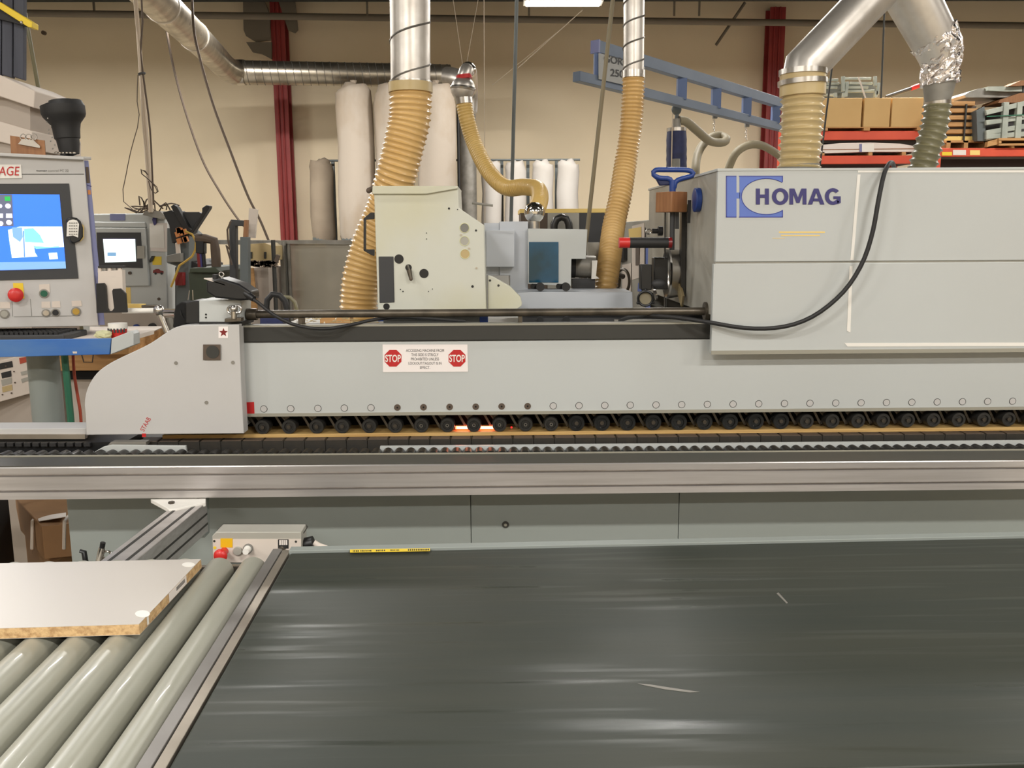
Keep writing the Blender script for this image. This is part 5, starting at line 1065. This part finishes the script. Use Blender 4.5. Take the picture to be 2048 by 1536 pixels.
for k in range(16):
    a = W(random.uniform(258, 325), random.uniform(408, 428), 6.35); wn_.tube(spline([a, a+Vector((random.uniform(-.1, .1), 0, random.uniform(.0, .07))), a+Vector((random.uniform(-.15, .15), 0, random.uniform(-.05, .03)))], .03), .005, 5, False)
w_ = part('loose_wires', wn_, 'brown', t); w_['kind'] = 'stuff'
t = thing('wood_workbench', 'white topped workbench with wood edge behind the blue shelf', 'bench', (X(240, 4.3, 800), 4.6, 0))
zw = W(300, 664, 4.6).z
tpw = [W(180, 695, 4.15), W(256, 690, 4.15), W(330, 662, 4.9), W(180, 660, 4.9)]; tpw = [Vector((p.x, p.y, zw)) for p in tpw]
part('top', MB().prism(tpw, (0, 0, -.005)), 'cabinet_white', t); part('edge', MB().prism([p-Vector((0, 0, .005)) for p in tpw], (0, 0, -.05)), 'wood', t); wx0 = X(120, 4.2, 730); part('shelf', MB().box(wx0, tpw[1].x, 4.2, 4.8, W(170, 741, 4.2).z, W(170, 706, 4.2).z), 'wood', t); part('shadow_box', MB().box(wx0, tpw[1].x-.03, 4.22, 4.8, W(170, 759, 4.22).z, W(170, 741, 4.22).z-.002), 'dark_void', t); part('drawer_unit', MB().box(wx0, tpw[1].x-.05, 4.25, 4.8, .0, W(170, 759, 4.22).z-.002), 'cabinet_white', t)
# ------------------------------------------------------------------ operator terminal at the left edge
yw_ = math.radians(25.5); n_ = Vector((math.sin(yw_), -math.cos(yw_), 0)); P0 = W(190, 480, 3.62); TP = Plane(P0, n_)
t = thing('operator_terminal', 'large grey operator terminal with blue lit screen at the left edge', 'control panel', Vector((W(100, 860, 3.5).x, 3.6, 0)))
part('face', MB().poly(TP, [(-90, 657), (-90, 304), (168, 318), (197, 652)], .012), 'machine_warm', t, bev=.003)
part('body', MB().poly(TP, [(-90, 655), (-90, 306), (177, 321), (210, 650)], .19, off=-.0125), 'panel_blue', t, bev=.002)
for q, mt in (([(171, 334), (177, 334), (180, 366), (173, 366)], 'brown'), ([(174, 369), (183, 372), (183, 374), (174, 371)], 'navy'), ([(175, 380), (181, 380), (182, 389), (176, 389)], 'orange')): part('side_sticker', MB().poly(TP, q, .001, off=-.011), mt, t)
tc_ = MB().prism([TP.p(-90, 308, .02), TP.p(168, 320, .02), TP.p(168, 320, -.17)+Vector((.03, 0, .0)), TP.p(-90, 308, -.17)], (0, 0, .012)); part('top_cover', tc_, 'machine_warm', t, bev=.002)
part('seam', MB().poly(TP, [(-90, 348), (168, 347.5), (168, 349), (-90, 349.5)], .001, off=.001), 'dark_strip', t)
part('bezel', MB().poly(TP, [(-90, 368), (138, 367), (157, 557), (-90, 563)], .003, off=.0035), 'dark_grey', t)
S2 = part('screen', MB().poly(TP, [(-70, 388), (119, 389), (132, 537), (-70, 543)], .002, off=.005), 'screen_blue', t, label='lit blue computer screen')
def scr(nm, q, mt, off=.0065): part(nm, MB().poly(TP, q, .0004, off=off), mt, S2)
scr('sidebar', [(-70, 389), (24, 389), (27, 452), (-70, 454)], 'screen_grey'); scr('task_bar', [(-70, 525), (131, 523), (132, 537), (-70, 542)], 'screen_bar')
scr('icon', [(9, 393), (20, 393), (21, 402), (10, 402)], 'screen_green', .0075)
for x_, y_, r_ in ((16, 412, 5), (0, 412, 4), (18, 445, 5), (1, 447, 5)): part('icon', MB().disc(TP, x_, y_, r_, .0004, off=.0075, seg=14), 'screen_lilac', S2)
scr('icon', [(12, 427), (24, 427), (25, 436), (12, 436)], 'screen_lilac', .0075); scr('icon', [(-4, 427), (6, 427), (6, 436), (-4, 436)], 'screen_lilac', .0075)
scr('picture', [(16, 460), (40, 453), (124, 453), (128, 494), (105, 495), (68, 492), (70, 505), (75, 513), (24, 516), (19, 484)], 'screen_white')
scr('picture', [(24, 455), (44, 455), (46, 474), (40, 484), (26, 474)], 'screen_bar', .007); scr('picture', [(48, 458), (66, 456), (80, 470), (88, 486), (50, 484)], 'screen_cyan', .007); scr('picture', [(46, 462), (48, 462), (50, 514), (48, 514)], 'screen_blue', .0075)
scr('picture', [(97, 506), (114, 505), (116, 518), (99, 519)], 'screen_white', .007); scr('picture', [(66, 492), (100, 494), (118, 492), (118, 495), (72, 498)], 'screen_cyan', .007)
# note with red lettering
nt_ = part('paper_note', MB().poly(TP, [(-60, 329), (42, 329), (44, 356), (-60, 358)], .001, off=.003), 'white', t, label='white note with red handwriting'); text('red_handwriting', 'AGE', TP, (-3, 333, 39, 351), 'red', nt_, off=.005, shear=.1)
text('model_lettering', 'control PC 22', TP, (96, 339, 137, 343.5), 'mid_grey', t, off=.001); text('maker_lettering', 'homag', TP, (73, 340, 94, 343.5), 'dark_grey', t, off=.001, bold=.03)
# mirror-like sensor on bezel, buttons
mo = part('scanner_body', MB().poly(TP, [(132, 440), (136, 436), (144, 434), (154, 436), (162, 443), (166, 455), (166, 474), (160, 482), (148, 487), (141, 484), (137, 470)], .02, off=.026), 'black_plastic', t, bev=.004)
mw = MB().poly(TP, [(134, 446), (138, 441), (146, 439), (154, 441), (158, 448), (156, 475), (146, 471), (133, 473)], .002, off=.030); part('white_grid', mw, 'white', mo)
gg = MB()
for r_ in range(5):
    for c_ in range(4): gg.poly(TP, [(138+c_*4.5, 445+r_*5.6), (141+c_*4.5, 445+r_*5.6), (141+c_*4.5, 447+r_*5.6), (138+c_*4.5, 447+r_*5.6)], .001, off=.0315)
g_ = part('grid_marks', gg, 'mid_grey', mo); part('yellow_back', MB().poly(TP, [(160, 444), (168, 452), (168, 476), (160, 484)], .01, off=.012), 'pale_yellow', t)
part('yellow_legend', MB().poly(TP, [(26, 566), (46, 566), (49, 597), (28, 597)], .001, off=.002), 'yellow', t, label='yellow legend plate')
c = TP.p(32, 589); k = MB().cyl(c, c+n_*.03, .012); k.lathe(c, n_, [(.02, .020), (.024, .027), (.032, .027), (.037, .022), (.040, .010)], 24); part('emergency_button', k, 'button_red', t, label='red mushroom emergency button')
part('legend_plate', MB().poly(TP, [(78, 569), (99, 568), (100, 585), (79, 585)], .001, off=.002), 'cabinet_white', t)
def btn(px, py, r, mt, h=.008, nm='push_button', rim='galv_dull'):
    c = TP.p(px, py); o = part(nm, MB().cyl(c, c+n_*h*.6, rpx(r, c)), rim, t, bev=.001); part('button_cap', MB().cyl(c+n_*h*.55, c+n_*h, rpx(r*.72, c)), mt, o, bev=.0008)
btn(88, 587, 9, 'green_button'); btn(9, 628, 9, 'side_grey'); btn(92, 626, 8, 'steel', nm='key_switch'); btn(111, 625, 8, 'soft_black', nm='key_switch'); btn(152, 623, 9, 'gold_button')
for q in ([(0, 604), (20, 604), (21, 617), (0, 617)], [(83, 603), (100, 603), (101, 616), (83, 616)], [(104, 603), (120, 602), (121, 615), (104, 615)], [(143, 602), (162, 601), (164, 612), (144, 613)]): part('legend_plate', MB().poly(TP, q, .001, off=.002), 'cabinet_white', t)
ln_ = MB()
for q in ([(28, 633), (160, 631), (160, 632), (28, 634)], [(23, 600), (24, 600), (26, 633), (25, 633)], [(60, 598), (61, 598), (64, 632), (63, 632)]): ln_.poly(TP, q, .0006, off=.001)
part('panel_lines', ln_, 'mid_grey', t)
for q, mt in (([(171, 345), (176, 345), (178, 400), (173, 400)], 'brown'), ([(173, 408), (184, 412), (184, 415), (174, 412)], 'navy'), ([(173, 424), (180, 424), (181, 434), (175, 434)], 'orange')): pass
# pillar, shelf
px_ = W(92, 780, 3.62).x
part('pillar', MB().cyl((px_, 3.62, .03), (px_, 3.62, W(100, 690, 3.5).z), .060, seg=28), 'frame_grey', t); part('foot_plate', MB().box(px_-.14, px_+.16, 3.45, 3.8, 0, .03), 'frame_grey', t)
shp = YP(3.36)
part('shelf_front', MB().poly(shp, [(-90, 717), (-90, 681), (222, 677), (219, 709)], .012), 'blue_paint', t, bev=.002, label='blue painted shelf front'); part('shelf_end', MB().poly(YP(3.355), [(221, 709), (223, 677), (262, 662), (267, 668), (268, 690)], .06), 'machine_grey', t, bev=.002)
zsf = W(100, 680, 3.36).z-.006; part('shelf_top', MB().box(X(-90, 3.36, 690), X(224, 3.36, 690), 3.372, 3.78, zsf-.02, zsf-.004), 'cabinet_white', t)
part('shelf_scuffs', MB().poly(shp, [(145, 703), (154, 703), (154, 707), (146, 707)], .0004, off=.0006), 'screen_cyan' if False else 'cabinet_white', t)
zsf -= .004
k = thing('keyboard', 'dark dusty keyboard on the blue shelf under the terminal', 'keyboard', (X(60, 3.5, 670), 3.5, zsf))
kx0, kx1 = X(-60, 3.48, 670), X(142, 3.48, 670); part('case', MB().prism([(kx0, 3.42, zsf), (kx1, 3.42, zsf), (kx1, 3.62, zsf), (kx0, 3.62, zsf)], (0, 0, .022)), 'dark_grey', k, bev=.004)
kc = MB().box(-.007, .007, -.007, .007, 0, .009).mesh('key', 'soft_black', smooth=0)
for r_ in range(6):
    for c_ in range(int((kx1-kx0-.02)/.0185)): inst('key', kc, k, (kx0+.018+c_*.0185, 3.44+r_*.030, zsf+.022))
k = thing('pen_cup', 'white and red paper tub on the shelf right of the keyboard', 'cup', W(237, 671, 3.5)); cc = W(237, 671, 3.5); cc.z = zsf
part('tub', MB().tube([cc, cc+Vector((0, 0, .030)), cc+Vector((0, 0, .042))], [.030, .033, .034], 24), 'button_red', k); part('rim', MB().tube([cc+Vector((0, 0, .036)), cc+Vector((0, 0, .058))], .0355, 24), 'white', k)
tm = MB()
for i in range(7): a = -PI/2+(i-3)*.35; tm.obox(cc+Vector((math.cos(a)*.0345, math.sin(a)*.0345, .032)), (.003, 0, 0), (0, .002, 0), (0, 0, .008))
part('tub_print', tm, 'dark_grey', k)
k = thing('plastic_lump', 'crumpled clear plastic bag on the shelf beside the paper tub', 'bag', W(205, 672, 3.45)); cc = W(207, 672, 3.45); cc.z = zsf+.012
m_ = MB().ball(cc+Vector((0, 0, .006)), .034, 12, 8, (1, .8, .5)); random.seed(1)
for v in m_.v: v += Vector((random.uniform(-1, 1), random.uniform(-1, 1), random.uniform(-.5, 1)))*.004
part('bag', m_, 'skin_yellow', k, smooth=0)
# card holder
HP = YP(3.50)
k = thing('card_holder', 'black wall pocket holding white cards on the right side of the terminal', 'holder', W(223, 625, 3.5))
part('cards', MB().poly(YP(3.515), [(196, 622), (196, 543), (244, 540), (247, 618)], .03), 'cabinet_white', k)
part('pocket', MB().poly(HP, [(193, 626), (192, 567), (207, 566), (211, 572), (214, 616), (218, 622), (224, 622), (228, 616), (224, 582), (226, 578), (240, 577), (251, 587), (254, 625)], .012), 'black_plastic', k, bev=.001)
for i in range(5): part('card_roll', MB().cyl(W(200+i*10, 545, 3.53), W(200+i*10, 534, 3.53), .008), 'galv_dull' if i % 2 else 'cabinet_white', k)
part('pocket_wire', MB().rect(YP(3.52), 196, 532, 246, 536, .03), 'soft_black', k)
# linkage arm between terminal and machine end
t = thing('support_arm', 'white tube arm with steel clamps linking terminal and machine end', 'arm', W(300, 640, 3.55))
part('tube', MB().cyl(W(245, 622, 3.55), W(312, 621, 3.55), .0105), 'white', t, label='white tube'); g = MB().ball(W(318, 621, 3.5), .022, sq=(1, .8, 1)); g.cyl(W(318, 625, 3.5), W(334, 664, 3.5), .011); part('clamp', g, 'steel', t)
g = MB().cyl(W(326, 626, 3.45), W(334, 626, 3.45), .013); part('clamp_bolt', g, 'dark_strip', t); part('joint_tube', MB().cyl(W(334, 626, 3.4), W(357, 627, 3.3), .017), 'chrome', t); part('strut', MB().cyl(W(338, 630, 3.55), W(344, 664, 3.55), .011), 'galv_dull', t)
part('rod_end', MB().cyl(W(284, 613, 3.6), W(316, 612, 3.6), .006), 'dirty_steel', t); part('wood_strip', MB().rect(YP(3.62), 250, 608, 288, 616, .02), 'pale_yellow', t)
# things on top of the terminal
t = thing('funnel_light', 'black ribbed funnel shaped fan hood standing on the terminal', 'funnel', W(140, 308, 3.72))
c = W(140, 308, 3.72); s1 = rpx(1, c)
pr_ = [(-2, 17), (0, 18), (20, 21), (28, 21.5), (30, 24), (48, 25.5), (58, 28), (62, 31), (72, 39), (78, 41), (92, 41), (97, 37), (98, 24), (103, 23)]
zc0 = c.z
part('cone', MB().tube([Vector((c.x-.004*i/3, c.y, zc0+h*s1)) for i, (h, r_) in enumerate(pr_)], [r_*s1 for h, r_ in pr_], 24), 'soft_black', t, smooth=25)
hl_ = MB(); random.seed(8)
for i in range(9): hl_.ball(Vector((c.x-.035+random.uniform(-.012, .004), c.y-.050-i*.004, zc0+(8+i*7)*s1)), .003, 6, 4)
part('rivets', hl_, 'steel', t); hl_ = MB()
for i in range(6): hl_.ball(Vector((c.x-.04+i*.014, c.y-.03, zc0+.002)), .008, 8, 5, (1, 1, .6))
part('base_clips', hl_, 'steel', t)
t = thing('clipboard', 'brown clipboard with a steel clip leaning on top of the terminal', 'clipboard', W(55, 308, 3.65)); q = YP(3.68)
part('board', MB().poly(q, [(22, 310), (20, 271), (89, 281), (91, 312)], .004), 'wood_brown', t); part('clip', MB().poly(q, [(36, 288), (44, 278), (66, 280), (80, 292), (80, 296)], .004, off=.008), 'steel', t)
rg = MB()
for a_ in (46, 57, 68): rg.ring(q.p(a_, 274, .006), (0, 1, 0), .011, .0022, 16, 6)
part('clip_wire', rg, 'steel', t)
# left upper cabinet and slatted blind
t = thing('tall_cabinet', 'stepped pale cabinet at the far left behind the terminal', 'cabinet', (X(10, 4.3, 500), 4.5, 0)); q = YP(4.3)
part('body', MB().poly(YP(4.34), [(-120, 1100), (-120, 170), (60, 200), (68, 1100)], .5), 'grey_cabinet', t)
part('ledge', MB().poly(q, [(-120, 192), (-120, 120), (0, 150), (70, 182), (68, 216), (0, 193)], .5), 'cabinet_white', t, bev=.004); part('ledge', MB().poly(YP(4.32), [(-120, 280), (-120, 230), (0, 243), (64, 262), (64, 300), (0, 284)], .5), 'cabinet_white', t, bev=.004)
t = thing('slatted_screen', 'dark slate corrugated screen under the yellow beam at the top left', 'screen', W(0, 165, 4.4))
for i in range(7):
    x0 = -112+i*23; part('slat', MB().poly(YP(4.42), [(x0, 130+(x0+112)*.17), (x0+1, -60), (x0+22, -60), (x0+21, 133+(x0+133)*.17)], .03), 'slate', t, bev=.004)
single('yellow_beam', MB().poly(YP(4.38), [(-120, -40), (-120, -58), (0, 4), (64, 44), (64, 55), (56, 54), (0, 18)], .06), 'yellow', 'yellow beam slanting down at the top left corner', 'beam', bev=.002)
t = thing('beam_clamp', 'dark bracket under the yellow beam at the top left', 'bracket', W(40, 50, 4.4)); part('bracket', MB().poly(YP(4.40), [(-20, 20), (0, 16), (44, 38), (56, 54), (24, 44), (-20, 34)], .03), 'soft_black', t); part('bolt', MB().ball(W(43, 45, 4.38), .008), 'steel', t)
# below the shelf
lp_ = Plane(W(40, 760, 4.3), Vector((.30, -1, .0)))
t = thing('label_panel', 'tilted cream control box with black and orange labels under the blue shelf', 'control box', (X(0, 4.4, 800), 4.5, 0))
part('box', MB().poly(lp_, [(-120, 840), (-120, 745), (0, 722), (34, 713), (58, 712), (69, 785), (0, 804)], .3), 'cabinet_white', t, bev=.003)
for q, mt in (([(-30, 733), (24, 722), (26, 734), (-30, 745)], 'soft_black'), ([(2, 746), (22, 741), (23, 753), (4, 757)], 'soft_black'), ([(38, 716), (57, 713), (58, 723), (40, 728)], 'red_cord'), ([(41, 744), (62, 739), (63, 746), (43, 751)], 'side_grey'), ([(42, 758), (65, 751), (66, 757), (44, 766)], 'side_grey'), ([(2, 760), (23, 755), (24, 766), (4, 772)], 'side_grey'), ([(4, 774), (24, 769), (25, 780), (5, 785)], 'hose_pale')): part('box_label', MB().poly(lp_, q, .001, off=.002), mt, t)
for px, py in ((28, 743), (30, 765), (23, 786), (5, 789), (12, 732)): part('screw', MB().disc(lp_, px, py, 1.5, .001, front=.004), 'brown', t)
part('stand', MB().box(X(-60, 4.5, 850), X(66, 4.5, 850), 4.5, 5.2, 0, W(20, 790, 4.5).z), 'grey_cabinet', t)
cord([W(128, 700, 3.5), W(132, 740, 3.5), W(138, 800, 3.5), W(143, 860, 3.5), W(146, 960, 3.5), W(146, 1100, 3.5)], .013, 'green_hose', 'green hose running down beside the terminal pillar', 'green_hose', 'hose')
cord([W(146, 700, 3.7), W(148, 745, 3.7), W(155, 790, 3.7), W(162, 840, 3.7), W(165, 960, 3.7), W(165, 1100, 3.7)], .006, 'red_cord', 'thin red cord hanging between green hose and machine end cover', 'red_cord', 'cord')
cord([W(162, 705, 4.1), W(166, 722, 4.1), W(176, 729, 4.1), W(185, 724, 4.1), W(187, 705, 4.1)], .003, 'brown', 'small dark loop of wire under the grey shelf end', 'wire_loop', 'wire')
# cardboard boxes on the floor under the rail
def cbox(nm, pts3, h, lab):
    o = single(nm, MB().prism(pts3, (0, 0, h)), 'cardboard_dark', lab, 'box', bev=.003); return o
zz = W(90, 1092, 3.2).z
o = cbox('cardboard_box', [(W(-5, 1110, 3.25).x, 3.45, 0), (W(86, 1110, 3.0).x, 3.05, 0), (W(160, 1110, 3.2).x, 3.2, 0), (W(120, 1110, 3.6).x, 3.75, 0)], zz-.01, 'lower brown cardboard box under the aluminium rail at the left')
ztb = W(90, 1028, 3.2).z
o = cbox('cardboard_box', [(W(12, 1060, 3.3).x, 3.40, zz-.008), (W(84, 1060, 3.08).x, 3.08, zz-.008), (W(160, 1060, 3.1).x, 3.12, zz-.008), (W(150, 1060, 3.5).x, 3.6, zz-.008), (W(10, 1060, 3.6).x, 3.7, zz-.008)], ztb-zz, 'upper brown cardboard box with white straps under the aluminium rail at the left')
for px in (64, 128): part('strap', MB().tube([W(px, 1098, 3.05 if px > 100 else 3.17), W(px+1, 1042, 3.05 if px > 100 else 3.17), W(px+8, 1033, 3.12 if px > 100 else 3.25)], .006, 6), 'cabinet_white', o)
part('box_tape', MB().prism([W(78, 1043, 3.12), W(132, 1034, 3.12), W(132, 1026, 3.22), W(74, 1034, 3.22)], (0, 0, .002)), 'paper', o, label='printed white tape')
part('flap', MB().prism([W(52, 1022, 3.45), W(82, 1004, 3.6), W(134, 1000, 3.6), W(120, 1022, 3.4)], (0, 0, .004)), 'paper', o)
single('dark_bin', MB().box(X(-160, 3.0, 1050), X(-77, 3.0, 1050), 3.0, 3.3, 0, W(10, 1000, 3.0).z+.1), 'soft_black', 'dark bin standing under the rail at the left edge', 'bin')
single('grey_bench_side', MB().box(X(-120, 3.9, 1000), X(150, 3.9, 1000), 3.9, 4.0, 0, W(60, 862, 3.9).z-.05), 'grey_cabinet', 'plain grey bench side below the terminal beyond the infeed', 'bench')
